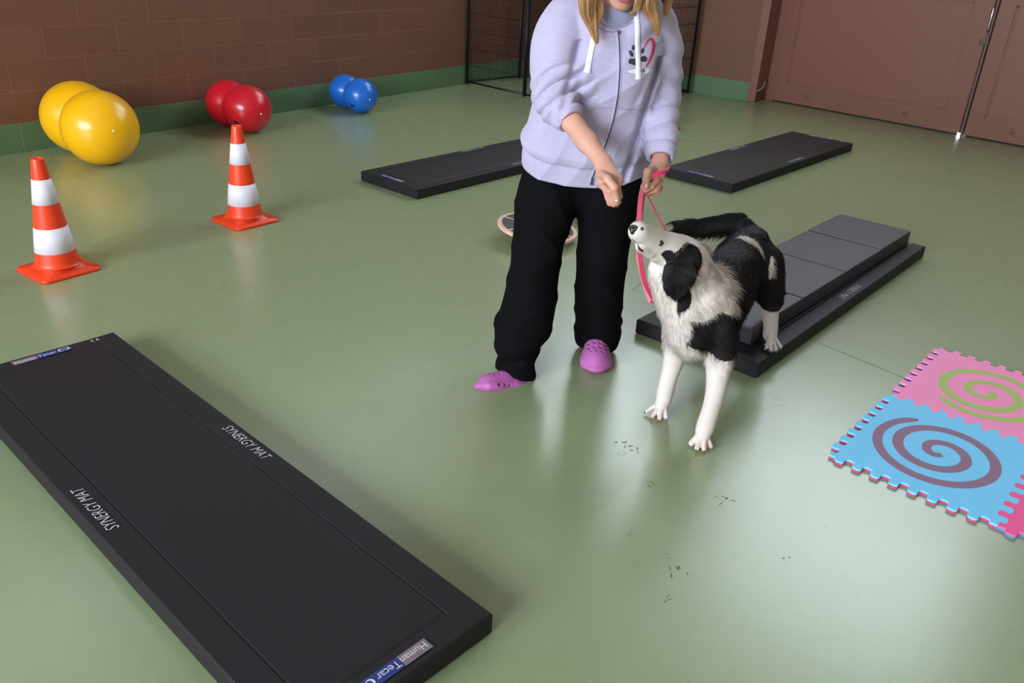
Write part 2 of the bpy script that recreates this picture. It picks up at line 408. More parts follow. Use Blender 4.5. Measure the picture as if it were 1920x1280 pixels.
# ---- door leaves
brown = mat('brown_door_paint', rgb(127, 83, 68), .5, noise=(3, .04), bump=(40, .08, .003))
brown2 = mat('brown_door_panel', rgb(129, 84, 68), .5, noise=(1.5, .05), bump=(25, .08, .003))
dark = mat('dark_gap', rgb(28, 24, 24), .8)
steel = mat('worn_steel', rgb(150, 150, 155), .35, metal=.9)
chrome = mat('chrome', rgb(205, 205, 210), .18, metal=1)
def leaf(n, x0, x1):
    root = empty('door_%d' % n, (0, 0, 0)); root.matrix_world = MD; struct(root)
    bm = bmesh.new(); z0 = .012
    st = .13
    bm_box(bm, (x0, -.02, z0), (x0+st, .03, DOOR_H), bevel=.004); bm_box(bm, (x1-st-.06, -.02, z0), (x1, .03, DOOR_H), bevel=.004)
    for za, zb in ((z0, .19), (1.10, 1.24), (DOOR_H-.14, DOOR_H)): bm_box(bm, (x0+st-.004, -.017, za), (x1-st-.056, .028, zb), bevel=.004)
    from_bm('door_frame', bm, brown, root)
    for za, zb in ((.175, 1.11), (1.23, DOOR_H-.13)):
        box_obj('door_panel', (x0+st-.01, -.004, za), (x1-st-.05, .02, zb), brown2, root)
    # thin beading round the lower panel
    bm = bmesh.new(); a, b_, c, d = x0+st, x1-st-.06, .19, 1.10
    for q in (((a, -.010, c), (a+.018, -.003, d)), ((b_-.018, -.010, c), (b_, -.003, d)), ((a, -.010, c), (b_, -.003, c+.018)), ((a, -.010, d-.018), (b_, -.003, d))): bm_box(bm, *q)
    from_bm('bead', bm, brown, root)
    for x in (x0+.38, x0+(x1-x0)*.72):
        lathe('rivet', [(0, .012), (.010, .010), (.018, .004), (.019, 0)], brown, root, 12, Matrix.Translation((x, -.0205, .105)) @ Matrix.Rotation(PI/2, 4, 'X'))
    bm = bmesh.new(); bm_box(bm, (x0+.02, -.012, -.0), (x1-.01, .02, .016)); from_bm('draught_strip', bm, dark, root)
    return root
d1 = leaf(1, .02, 1.925)
d2 = leaf(2, 1.94, 3.85)
# bolt with rods at the meeting stile
bm = bmesh.new()
lx = 1.905
bm_tube(bm, [(lx, -.035, .88), (lx, -.045, .90), (lx, -.045, 1.06), (lx, -.035, 1.08)], .011, 10)
from_bm('handle', bm, chrome, d1)
bm = bmesh.new(); bm_tube(bm, [(lx, -.03, .02), (lx, -.03, .78)], .006, 8); bm_tube(bm, [(lx, -.03, 1.07), (lx, -.03, 2.5)], .006, 8); bm_box(bm, (lx-.05, -.034, .775), (lx+.03, -.02, .80)); bm_box(bm, (lx-.05, -.024, .76), (lx-.03, -.018, .82)); bm_box(bm, (lx-.012, -.03, .80), (lx+.012, -.02, .89))
from_bm('bolt_rod', bm, mat('painted_steel', rgb(96, 76, 68), .4, metal=.3), d1)
bm = bmesh.new(); bm_box(bm, (1.928, -.018, .03), (1.938, .02, DOOR_H)); from_bm('door_seam', bm, dark, d1)
lathe('daylight_gap', [(0, .006), (.010, .005), (.014, 0)], mat('daylight_through_gap', (1, 1, 1), .3, emit=(1, 1, 1), es=9), d1, 12, Matrix.Translation((1.90, -.0202, .014)) @ Matrix.Rotation(PI/2, 4, 'X'))
# steel post beside the doors, with its dark inner channel
post = empty('trim_1', (0, 0, 0)); struct(post)
bm = bmesh.new(); bm_box(bm, (2.40, -.006, 0), (2.485, .26, DOOR_H+.1), bevel=.006)
q = from_bm('steel_post', bm, brown, post); q.matrix_world = MR
bm = bmesh.new(); bm_box(bm, (-.09, -.012, 0.0), (.024, .04, DOOR_H)); q = from_bm('door_jamb', bm, brown, post); q.matrix_world = MD
tube_obj('cable', [MR @ Vector((2.491, .012, .11)), MR @ Vector((2.493, .10, .125)), MR @ Vector((2.493, .16, .14)), MR @ Vector((2.493, .17, .19))], .006, mat('pale_cable', rgb(170, 150, 140), .5), post)
bm = bmesh.new(); bm_box(bm, (2.4855, .0, .0), (2.489, .22, .095)); q = from_bm('post_foot', bm, mat('red_brown_primer', rgb(104, 58, 44), .5), post); q.matrix_world = MR
# floor weld seams and scuffs
def strip(name, a, b, w, m, z=.0006):
    a = np.array(a[:2]); b = np.array(b[:2]); d = (b-a)/np.linalg.norm(b-a); n = np.array([-d[1], d[0]])*w/2
    o = from_py(name, [(*(a-n), z), (*(b-n), z), (*(b+n), z), (*(a+n), z)], [(0, 1, 2, 3)], m); return o
seam_m = mat('floor_seam', rgb(96, 118, 80), .4)
s1 = strip('trim_2', (1.1952, 3.1684, 0.0000), (1.5830, 2.7306, 0.0000), .006, seam_m); struct(s1)
s2 = strip('trim_3', (-0.3301, 2.6544, 0.0000), (-0.0717, 2.9639, 0.0000), .004, mat('pale_scratch', rgb(170, 184, 156), .4)); struct(s2)
s3 = strip('trim_4', (0.6654, 3.8062, 0.0000), (0.5353, 3.5528, 0.0000), .004, seam_m); struct(s3)
scuff_m = mat('dark_scuff', rgb(70, 88, 62), .5)
def scuffs():
    bm = bmesh.new(); r = random.Random(3)
    spots = [((0.3737, 2.2528, 0.0000), .03), ((0.3996, 2.2249, 0.0000), .02), ((0.3608, 2.2061, 0.0000), .015), ((0.6442, 1.9984, 0.0000), .03), ((0.4629, 1.6826, 0.0000), .03), ((0.4330, 1.7334, 0.0000), .015), ((0.7535, 1.7428, 0.0000), .015), ((1.2375, 2.6151, 0.0000), .012), ((0.8472, 2.3476, 0.0000), .01), ((0.7233, 2.1825, 0.0000), .01), ((0.5557, 2.5783, 0.0000), .012), ((0.1215, 2.5048, 0.0000), .010), ((0.2209, 2.9622, 0.0000), .006), ((0.4205, 1.5796, 0.0000), .02), ((0.5670, 1.8358, 0.0000), .012), ((0.4262, 2.0569, 0.0000), .02), ((0.2390, 1.7216, 0.0000), .01), ((0.8927, 1.8981, 0.0000), .012), ((0.3536, 1.8176, 0.0000), .014)]
    for p, s in spots:
        for _ in range(6 if s > .013 else 1):
            a = r.uniform(0, 6.28); cx = p[0]+r.uniform(-1, 1)*s*.9; cy = p[1]+r.uniform(-1, 1)*s*.9; L_ = s*r.uniform(.15, .4); w = s*r.uniform(.03, .08)
            P = [(cx+math.cos(a)*L_*u-math.sin(a)*w*v, cy+math.sin(a)*L_*u+math.cos(a)*w*v, .0007) for u, v in ((-1, 0), (-.3, -1), (.6, -.7), (1, .1), (.2, 1))]
            bm.faces.new([bm.verts.new(q) for q in P])
    o = from_bm('floor_scuffs', bm, scuff_m); o['kind'] = 'stuff'; tag(o, 'small dark scuff marks scattered over the shiny middle of the green floor', 'scuff marks')
    return o
scuffs()
# ------------------------------------------------------------------ training mats
mat_vinyl = mat('black_vinyl', rgb(33, 29, 32), .6, spec=.32, noise=(5, .05), bump=(160, .10, .002))
mat_side = mat_vinyl
print_w = mat('white_print', rgb(225, 215, 222), .5)
print_g = mat('grey_print', rgb(128, 112, 118), .5)
print_b = mat('blue_print', rgb(34, 52, 124), .5)
def training_mat(p0, ang, Lm, Wm, Hm, label, group='training mats'):
    root = empty('exercise_mat', (p0[0], p0[1], 0), math.radians(ang)); tag(root, label, 'exercise mat', group)
    # padded slab with a stitched border: u along, v to the left
    nu, nv = 66, 22; us = np.linspace(0, Lm, nu); vs = np.linspace(0, Wm, nv)
    sd = .075
    us = np.unique(np.round(np.concatenate([us, [0, .004, sd-.006, sd, sd+.006, Lm-sd-.006, Lm-sd, Lm-sd+.006, Lm-.004, Lm]]), 5)); vs = np.unique(np.round(np.concatenate([vs, [0, .004, sd-.006, sd, sd+.006, Wm-sd-.006, Wm-sd, Wm-sd+.006, Wm-.004, Wm]]), 5))
    nu, nv = len(us), len(vs); V = []; r = np.random.default_rng(int(abs(p0[0])*100))
    for u in us:
        for v in vs:
            e = min(u, Lm-u, v, Wm-v); z = Hm
            if e < .0015: z -= .004
            z += .0022*(sm(sd, sd+.05, e))-(.0028 if abs(e-sd) < .001 else 0)
            z += .0009*math.sin(u*9+p0[0]*5)*math.sin(v*13)
            V.append((u, v, z))
    F = []
    for i in range(nu-1):
        for j in range(nv-1): a = i*nv+j; F.append((a, a+nv, a+nv+1, a+1))
    ring = [i*nv for i in range(nu)]+[(nu-1)*nv+j for j in range(1, nv)]+[i*nv+nv-1 for i in range(nu-2, -1, -1)]+[j for j in range(nv-2, 0, -1)]
    base = len(V)
    for q in ring: x, y, z = V[q]; V.append((x, y, Hm-.008))
    for q in ring: x, y, z = V[q]; V.append((x, y, .006))
    for q in ring: x, y, z = V[q]; V.append((min(max(x, .004), Lm-.004), min(max(y, .004), Wm-.004), .0))
    n = len(ring)
    cur = ring
    for k in range(3):
        nx = [base+k*n+i for i in range(n)]
        for i in range(n): F.append((cur[i], nx[i], nx[(i+1) % n], cur[(i+1) % n]))
        cur = nx
    F.append(tuple(cur[::-1]))
    bm = bmesh.new(); vv = [bm.verts.new(q) for q in V]; 
    for f in F: bm.faces.new([vv[i] for i in f])
    o = from_bm('padded_slab', bm, mat_vinyl, root)
    zt = Hm+.0030
    def T(u, v, rz): return Matrix.Translation((u, v, zt)) @ Matrix.Rotation(rz, 4, 'Z')
    for s in (0, 1):      # lettering along each long side, tops outward
        if s == 0: M = T(Lm/2+.124, .050, PI)
        else: M = T(Lm/2-.124, Wm-.050, 0)
        t = text_obj('lettering', 'SYNERGY MAT', .044, print_w, root, M, shear=.28, xs=.78, off=-.0006)
        w = max(v.co.x for v in t.data.vertices)-min(v.co.x for v in t.data.vertices)
    for s in (0, 1):      # badge at both ends
        if s: M = Matrix.Translation((Lm-.050, .352, zt)) @ Matrix.Rotation(-PI/2, 4, 'Z')
        else: M = Matrix.Translation((.050, .163, zt)) @ Matrix.Rotation(PI/2, 4, 'Z')
        b = from_py('badge', [M @ Vector(q) for q in ((0, 0, 0), (.076, 0, 0), (.076, .032, 0), (0, .032, 0))], [(0, 1, 2, 3)], print_g, root)
        b2 = from_py('badge_panel', [M @ Vector(q) for q in ((.076, 0, 0), (.19, 0, 0), (.19, .032, 0), (.076, .032, 0))], [(0, 1, 2, 3)], print_b, b)
        up = Matrix.Translation((0, 0, .0004))
        text_obj('badge_lettering', 'Human', .026, print_w, b, M @ up @ Matrix.Translation((.006, .007, 0)), xs=.92)
        text_obj('badge_lettering', 'Tecar', .028, print_w, b, M @ up @ Matrix.Translation((.080, .007, 0)), xs=.90)
        bm = bmesh.new()
        for cx, a0 in ((.157, .6), (.174, .6+PI)):       # two interlocked open rings
            k = 18
            ring_o = []; ring_i = []
            for i in range(k+1):
                a = a0+5.2*i/k; w_ = .0045*math.sin(PI*min(1, (i+1)/k*.95))+.0008
                ring_o.append(bm.verts.new((cx+math.cos(a)*.0105, .016+math.sin(a)*.0105, .0004))); ring_i.append(bm.verts.new((cx+math.cos(a)*(.0105-w_), .016+math.sin(a)*(.0105-w_), .0004)))
            for i in range(k): bm.faces.new((ring_o[i], ring_o[i+1], ring_i[i+1], ring_i[i]))
        for v in bm.verts: v.co = M @ v.co
        from_bm('badge_symbol', bm, print_w, b)
    M = Matrix.Translation((Lm-.040, .092, zt)) @ Matrix.Rotation(-PI/2, 4, 'Z')
    bm = bmesh.new()
    for cx in (.008, .026):                                   # CE mark
        k = 12; A = []; B = []
        for i in range(k+1):
            a = PI*.5+PI*i/k; A.append(bm.verts.new((cx+math.cos(a)*.009, .008+math.sin(a)*.009, 0))); B.append(bm.verts.new((cx+math.cos(a)*.0062, .008+math.sin(a)*.0062, 0)))
        for i in range(k): bm.faces.new((A[i], A[i+1], B[i+1], B[i]))
    bm.faces.new([bm.verts.new(q) for q in ((.019, .0068, 0), (.025, .0068, 0), (.025, .0092, 0), (.019, .0092, 0))])
    for v in bm.verts: v.co = M @ v.co
    from_bm('conformity_mark', bm, print_w, root)
    return root
MA = training_mat((-.01, 1.43), 138.09, 1.945, .515, .063, 'long black mat lying alone in the lower left foreground')
training_mat((-.603, 4.785), 49.63, 1.945, .517, .063, 'long black mat on the floor behind the woman, partly hidden by her hoodie')
training_mat((1.359, 5.298), 48.93, 1.935, .525, .063, 'long black mat in front of the brown doors, nothing lying on it')
training_mat((.914, 2.756), 50.15, 1.936, .538, .063, 'long black mat under the smaller folding pad, beside the dog')
# smaller folding pad of four sections on the mat next to the dog
pad = empty('folding_pad', (.913, 2.899, .063+.0035), math.radians(49.6)); tag(pad, 'smaller black folding pad of four sections lying on a long mat behind the dog', 'exercise pad')
pad_v = mat('charcoal_vinyl', rgb(56, 51, 59), .5, spec=.5, noise=(5, .05), bump=(160, .08, .002))
cuts = [0, .446, .90, 1.343, 1.77]
for i in range(4):
    a, b = cuts[i]+(.002 if i else 0), cuts[i+1]-.002
    bm = bmesh.new(); bm_box(bm, (a, 0, .0), (b, .383, .0725+(.003 if i == 3 else 0)), bevel=.0075)
    from_bm('pad_section', bm, pad_v, pad)

# ------------------------------------------------------------------ traffic cones
orange = mat('orange_plastic', rgb(238, 66, 26), .38, spec=.5, noise=(8, .04))
white_band = mat('white_reflective_band', rgb(232, 226, 238), .45)
def cone(p, rz, label):
    root = empty('traffic_cone', (*p, 0), rz); tag(root, label, 'traffic cone', 'traffic cones')
    S = .1315; R = .03
    pts = []
    for sx, sy, a0 in ((1, 1, 0), (-1, 1, PI/2), (-1, -1, PI), (1, -1, 1.5*PI)):
        for k in range(7): a = a0+PI/2*k/6; pts.append((sx*(S-R)+R*math.cos(a), sy*(S-R)+R*math.sin(a)))
    bm = bmesh.new(); n = len(pts); rings = []
    prof = [(1.0, 0), (1.0, .010), (.985, .0135)]
    for s, z in prof: rings.append([bm.verts.new((x*s, y*s, z)) for x, y in pts])
    # blend square to round flange
    for rr, z in ((.113, .0155), (.108, .024), (.101, .0285), (.096, .034)):
        ring = []
        for x, y in pts:
            a = math.atan2(y, x); ring.append(bm.verts.new((math.cos(a)*rr, math.sin(a)*rr, z)))
        rings.append(ring)
    for a, b in zip(rings, rings[1:]):
        for k in range(n): bm.faces.new((a[k], a[(k+1) % n], b[(k+1) % n], b[k]))
    bm.faces.new(rings[0][::-1])
    for f in bm.faces: f.smooth = True
    from_bm('base', bm, orange, root)
    rb = lambda z: .0905+(.0245-.0905)*(z-.034)/(.5-.034)
    pr = [(.097, .0335), (rb(.045)+.002, .040)]+[(rb(z), z) for z in (.05, .15, .3, .45, .494)]+[(.0240, .4985), (.0215, .5), (.0185, .498), (.0180, .47), (.0, .46)]
    lathe('cone_body', pr, orange, root)
    for a, b in ((.097, .206), (.308, .413)):
        lathe('white_band', [(rb(a)-.001, a), (rb(a)+.0009, a+.0004), (rb(b)+.0009, b-.0004), (rb(b)-.001, b)], white_band, root)
    return root
cone((-2.026, 3.431), .951, 'nearest orange traffic cone, at the left edge beyond the foreground mat')
cone((-1.449, 4.240), .895, 'orange traffic cone with two white bands standing in front of the red peanut ball')
cone((1.162, 7.235), .90, 'orange traffic cone hidden behind the woman, only a base corner showing')

# ------------------------------------------------------------------ peanut balls
def ball_mat(name, col):
    m = bpy.data.materials.new(name); m.use_nodes = True; nt = m.node_tree; b = nt.nodes['Principled BSDF']
    b.inputs['Base Color'].default_value = (*col, 1); b.inputs['Roughness'].default_value = .30; b.inputs['Coat Weight'].default_value = .15; b.inputs['Coat Roughness'].default_value = .10
    b.inputs['Subsurface Weight'].default_value = .0
    tc = nt.nodes.new('ShaderNodeTexCoord'); wv = nt.nodes.new('ShaderNodeTexWave'); wv.bands_direction = 'X'; wv.inputs['Scale'].default_value = 28; wv.inputs['Distortion'].default_value = .3
    nt.links.new(tc.outputs['Object'], wv.inputs['Vector'])
    bp = nt.nodes.new('ShaderNodeBump'); bp.inputs['Strength'].default_value = .035; bp.inputs['Distance'].default_value = .004
    nt.links.new(wv.outputs['Color'], bp.inputs['Height']); nt.links.new(bp.outputs[0], b.inputs['Normal'])
    return m
def peanut(pf, pb, rf, rb_, m, label, cap):
    pf = np.array(pf); pb = np.array(pb); d = pf[:2]-pb[:2]; L_ = np.linalg.norm(d); ang = math.atan2(d[1], d[0]); r = (rf+rb_)/2
    mid = (pf+pb)/2
    root = empty('peanut_ball', (mid[0], mid[1], 0), ang); tag(root, label, 'peanut ball', 'peanut balls by the wall')
    # profile of two lobes blended at the waist
    prof = []; h = L_/2
    for i in range(81):
        x = -(h+r)+(2*(h+r))*i/80
        x = -(h+r)*math.cos(PI*i/80)
        a = r*r-(x-h)**2; b = r*r-(x+h)**2
        ra = math.sqrt(a) if a > 0 else 0; rb2 = math.sqrt(b) if b > 0 else 0
        k = r*.30; hh = max(k-abs(ra-rb2), 0)/k
        prof.append((max(ra, rb2)+hh*hh*k*.25*(1 if min(ra, rb2) > 0 else 0), x))
    prof[0] = (0, prof[0][1]); prof[-1] = (0, prof[-1][1])
    M = Matrix.Translation((0, 0, r)) @ Matrix.Rotation(PI/2, 4, 'Y')
    o = lathe('ball_shell', prof, m, root, 64, M)
    # valve plug on the end facing the room, dark printed mark on the flank
    lathe('valve_plug', [(0, .003), (.005, .0025), (.007, 0), (.007, -.004)], mat('white_plug', rgb(235, 235, 235), .4), root, 14, Matrix.Translation((h, 0, r)) @ Matrix.Rotation(PI/2+cap, 4, 'Y') @ Matrix.Translation((0, 0, r+.0005)))
    return root, h, r
def ink_mark(root, h, r, az, el, ink):
    bm = bmesh.new()
    for j in range(3):
        w = .008; hgt = .045-.012*j
        P = []
        for u, v in ((-1, -1), (1, -1), (1, 1), (-1, 1)):
            a = az+(u*w+j*.022)/r; e = el+v*hgt/2/r
            P.append(bm.verts.new((h+(r+.0012)*math.cos(e)*math.cos(a), (r+.0012)*math.cos(e)*math.sin(a), r+(r+.0012)*math.sin(e))))
        bm.faces.new(P)
    from_bm('printed_mark', bm, mat('dark_ink', rgb(30, 20, 40), .5), root)
q = peanut((-2.625, 5.185, .229), (-2.885, 5.445, .222), .229, .224, ball_mat('yellow_rubber', rgb(252, 186, 8)), 'large glossy yellow peanut shaped ball by the left wall', -.10)
q = peanut((-2.044, 6.265, .175), (-2.235, 6.43, .168), .175, .169, ball_mat('red_rubber', rgb(206, 22, 40)), 'medium red peanut shaped ball by the wall, between the yellow and the blue one', .05)
ink_mark(*q, -1.35, -.45, None)
q = peanut((-1.385, 7.2, .143), (-1.545, 7.375, .138), .143, .139, ball_mat('blue_rubber', rgb(26, 104, 200)), 'small blue peanut shaped ball, the farthest one along the wall', .05)
ink_mark(*q, -1.35, -.45, None)

# ------------------------------------------------------------------ wire playpen
wire_m = mat('black_wire', rgb(26, 27, 31), .45, metal=.3)
pen = empty('playpen', (-.62, 8.934, 0)); tag(pen, 'folding black wire playpen standing in the far corner behind the woman', 'playpen')
PA, PQ, PC, PR_ = np.array((-.62, 8.934)), np.array((.595, 7.77)), np.array((1.706, 9.097)), np.array((.46, 9.98))
PH = 1.02
def panel(a, b, gate=False):
    bm = bmesh.new(); a = np.array(a); b = np.array(b); L_ = np.linalg.norm(b-a); d = (b-a)/L_
    P = lambda s, z: Vector((a[0]+d[0]*s+.62, a[1]+d[1]*s-8.934, z))
    t = .011
    bm_tube(bm, [P(t, .012), P(t, PH), P(L_-t, PH), P(L_-t, .012)], t, 6); bm_tube(bm, [P(t, .03), P(L_-t, .03)], .010, 6)
    f = from_bm('pen_panel', bm, wire_m, pen)
    bm = bmesh.new(); n = int(L_/.033)
    for i in range(1, n): s = L_*i/n; bm_tube(bm, [P(s, .03), P(s, PH)], .0019, 3, cap=False)
    for k in range(1, 7): z = .03+k*.165; (bm_tube(bm, [P(t, z), P(L_-t, z)], .0028, 4, cap=False) if z < PH else None)
    from_bm('wires', bm, wire_m, f)
    return f
M1 = PA+(PQ-PA)*.5; M2 = PQ+(PC-PQ)*.5; M3 = PC+(PR_-PC)*.5; M4 = PR_+(PA-PR_)*.5
for a, b in ((PA, M1), (M1, PQ), (PQ, M2), (M2, PC), (PC, M3), (M3, PR_), (PR_, M4), (M4, PA)): panel(a, b)
for q in (PA, M1, PQ, M2, PC, M3, PR_, M4): tube_obj('hinge_pin', [(q[0]+.62, q[1]-8.934, .005), (q[0]+.62, q[1]-8.934, PH+.03)], .008, wire_m, pen, 6)

# ------------------------------------------------------------------ wobble board
wood = mat('pale_birch', rgb(228, 188, 160), .5, noise=(20, .08))
grip = mat('charcoal_grip', rgb(78, 72, 82), .75, noise=(60, .1))
wb = empty('wobble_board', (.100, 4.19, 0)); tag(wb, 'round pale wood wobble board with dark grip segments behind the leg of the woman', 'balance board')
tilt = Matrix.Translation((0, 0, .062)) @ Matrix.Rotation(math.radians(6.5), 4, Vector((.2, 1, 0)).normalized())
lathe('board', [(0, -.009), (.205, -.009), (.211, -.006), (.2115, .006), (.209, .009), (0, .009)], wood, wb, 72, tilt, False)
for k in range(6):
    a0 = math.radians(-22+60*k); g = .0085
    bm = bmesh.new(); P = []
    c = Vector((math.cos(a0+PI/6), math.sin(a0+PI/6), 0))*g/math.sin(PI/6)
    P.append(c)
    r = .189
    for i in range(15):
        a = a0+g/r+(PI/3-2*g/r)*i/14; P.append(Vector((math.cos(a)*r, math.sin(a)*r, 0)))
    lo = [bm.verts.new(tilt @ (p+Vector((0, 0, .0085)))) for p in P]; hi = [bm.verts.new(tilt @ (p+Vector((0, 0, .0105)))) for p in P]
    bm.faces.new(hi); n = len(P)
    for i in range(n): bm.faces.new((lo[i], lo[(i+1) % n], hi[(i+1) % n], hi[i]))
    from_bm('grip_segment', bm, grip, wb)
lathe('dome_foot', [(0, -.053), (.02, -.052), (.045, -.043), (.064, -.026), (.072, -.009)], mat('dark_plastic', rgb(40, 40, 44), .4), wb, 40, Matrix.Translation((0, 0, .0535+.009)))
# pale rounded thing behind the legs
dm = empty('balance_cushion', (.49, 4.56, 0)); tag(dm, 'pale grey rounded cushion on the floor, glimpsed between the legs of the woman', 'balance cushion')
pale = mat('pale_grey_rubber', rgb(205, 200, 212), .4)
lathe('cushion', [(0, 0), (.13, 0), (.155, .012), (.165, .035), (.155, .06), (.12, .078), (.06, .088), (0, .09)], pale, dm, 48)
lathe('rim', [(.158, .014), (.170, .022), (.172, .030), (.165, .036)], mat('grey_rim', rgb(120, 118, 128), .4), dm, 48)

# ------------------------------------------------------------------ foam puzzle tiles
def tile_outline(a, b, nt=8):
    # every side is the same overhanging wave, so any two sides interlock
    c, h, P = .022, .0165, []
    for (ox, oy), (dx, dy), L_ in (((0, 0), (1, 0), a), ((a, 0), (0, 1), b), ((a, b), (-1, 0), a), ((0, b), (0, -1), b)):
        nx, ny = dy, -dx; p = (L_-2*c)/nt
        P.append((ox, oy))
        for i in range(nt*20+1):
            t = 2*PI*i/20; s = c+p*t/(2*PI)-.108*p*math.sin(2*t); q = math.sin(t); g = h*math.copysign(abs(q)**.9, q)
            P.append((ox+dx*s+nx*g, oy+dy*s+ny*g))
    m = .9985
    return [((x-a/2)*m+a/2, (y-b/2)*m+b/2) for x, y in P]
TA, TB = .555, .494
def spiral_pts(turns, r0, r1, w, a0, sx, sy, n=180):
    o = []; i_ = []
    for k in range(n+1):
        t = k/n; a = a0+turns*2*PI*(1-t); r = float(np.interp(t*turns, [0, .4, .9, 1.4, 1.9, 2.4, 2.55], [.016, .036, .084, .124, .168, .184, .186])); ww = w*min(1, (t+.05)*10, (1.002-t)*90)**.5*(.86+.22*math.sin(PI*t*.9))
        o.append((math.cos(a)*(r+ww)*sx, math.sin(a)*(r+ww)*sy)); i_.append((math.cos(a)*(r-ww)*sx, math.sin(a)*(r-ww)*sy))
    return o, i_
def foam_tile(org, ang, top, bottom, spiral, label, phase, a0, cw=1, z=0):
    root = empty('foam_tile', (org[0], org[1], z), ang); tag(root, label, 'foam puzzle mat', 'foam puzzle tiles on the right')
    P = tile_outline(TA, TB, 8)
    bm = bmesh.new(); extrude_outline(bm, P, 0.0, .0065); from_bm('lower_layer', bm, bottom, root)
    bm = bmesh.new(); extrude_outline(bm, P, .0067, .0135); o = from_bm('upper_layer', bm, top, root)
    if spiral:
        so, si = spiral_pts(2.55, .012, .190, .0158, a0, 1.10*cw, 1.0)
        bm = bmesh.new(); n = len(so); M = Matrix.Translation((TA/2, TB/2, 0))
        A = [bm.verts.new((x+TA/2, y+TB/2, .0140)) for x, y in so]; B = [bm.verts.new((x+TA/2, y+TB/2, .0140)) for x, y in si]
        for i in range(n-1): bm.faces.new((A[i], A[i+1], B[i+1], B[i]))
        s = from_bm('spiral_inlay', bm, spiral, root)
    return root
def foam(name, c): return mat(name, rgb(*c), .65, spec=.35, noise=(30, .04), bump=(220, .12, .0015))
f_blue, f_pink, f_hot = foam('foam_sky_blue', (124, 212, 255)), foam('foam_pink', (255, 152, 200)), foam('foam_deep_pink', (248, 96, 158))
f_navy, f_rose, f_teal = foam('foam_slate_blue', (92, 104, 160)), foam('foam_rose', (216, 70, 128)), foam('foam_teal', (70, 150, 190))
f_pur, f_grn = foam('foam_mauve_brown', (146, 112, 138)), foam('foam_lime', (176, 196, 112))
P0 = np.array((1.022, 2.247)); ea = np.array((.360, .422)); ea /= np.linalg.norm(ea); eb = np.array((ea[1], -ea[0]))
# local x along ea, local y to the left, so each tile hangs on the -y side: put its origin at the far right
angt = math.atan2(ea[1], ea[0])
def torg(i, j): return P0+ea*TA*i+eb*TB*(j+1)
FL = (0, 1, 1, 0)
foam_tile(torg(0, 0), angt, f_blue, f_rose, f_pur, 'sky blue foam puzzle tile with a mauve spiral, nearest the dog', (0, 0, 0, 0), math.radians(38))
foam_tile(torg(1, 0), angt, f_pink, f_navy, f_grn, 'light pink foam puzzle tile with a lime green spiral, above the blue one', (0, 0, 0, 1), math.radians(140))
foam_tile(torg(0, 1), angt, f_hot, f_teal, None, 'deep pink foam puzzle tile cut off by the right edge of the photo', (0, 0, 1, 0), 0)
# ------------------------------------------------------------------ the woman
A = np.array
def grad_normals(V, F):
    n = np.zeros_like(V); a = V[F[:, 0]]; b = V[F[:, 1]]; c = V[F[:, 2]]; d = V[F[:, 3]]
    fn = np.cross(c-a, d-b)
    for i in range(4): np.add.at(n, F[:, i], fn)
    return n/(np.linalg.norm(n, axis=1)[:, None]+1e-12), np.linalg.norm(fn, axis=1)/2
skin = mat('skin', rgb(214, 160, 140), .5, spec=.4, noise=(25, .05), attr='Col')
skin.node_tree.nodes['Principled BSDF'].inputs['Subsurface Weight'].default_value = .08
skin.node_tree.nodes['Principled BSDF'].inputs['Subsurface Radius'].default_value = (.012, .004, .002)
person = empty('person', (.25, 2.85, 0)); tag(person, 'woman in lilac hoodie, black trousers and pink clogs, holding a pink leash', 'person')
PO = A((.25, 2.85, 0))
def pm(name, V, F, m, parent=None, **k):
    return np_mesh(name, A(V)-PO, F, m, parent or person, **k)

def finger(v, pts, r0, r1, k=.004):
    n = len(pts)
    v.chain([(p, r0+(r1-r0)*i/(n-1)) for i, p in enumerate(pts)], k)

# joints (metres)
R_SH, R_EL, R_WR = A((0.0973, 2.8000, 1.2179)), A((0.0856, 2.7200, 0.9839)), A((0.2422, 2.5000, 0.8414))
L_SH, L_EL, L_WR = A((0.4098, 2.8500, 1.2297)), A((0.4665, 2.9000, 0.9766)), A((0.4506, 2.7200, 0.7981))
NECK = A((.262, 2.755, 1.235))

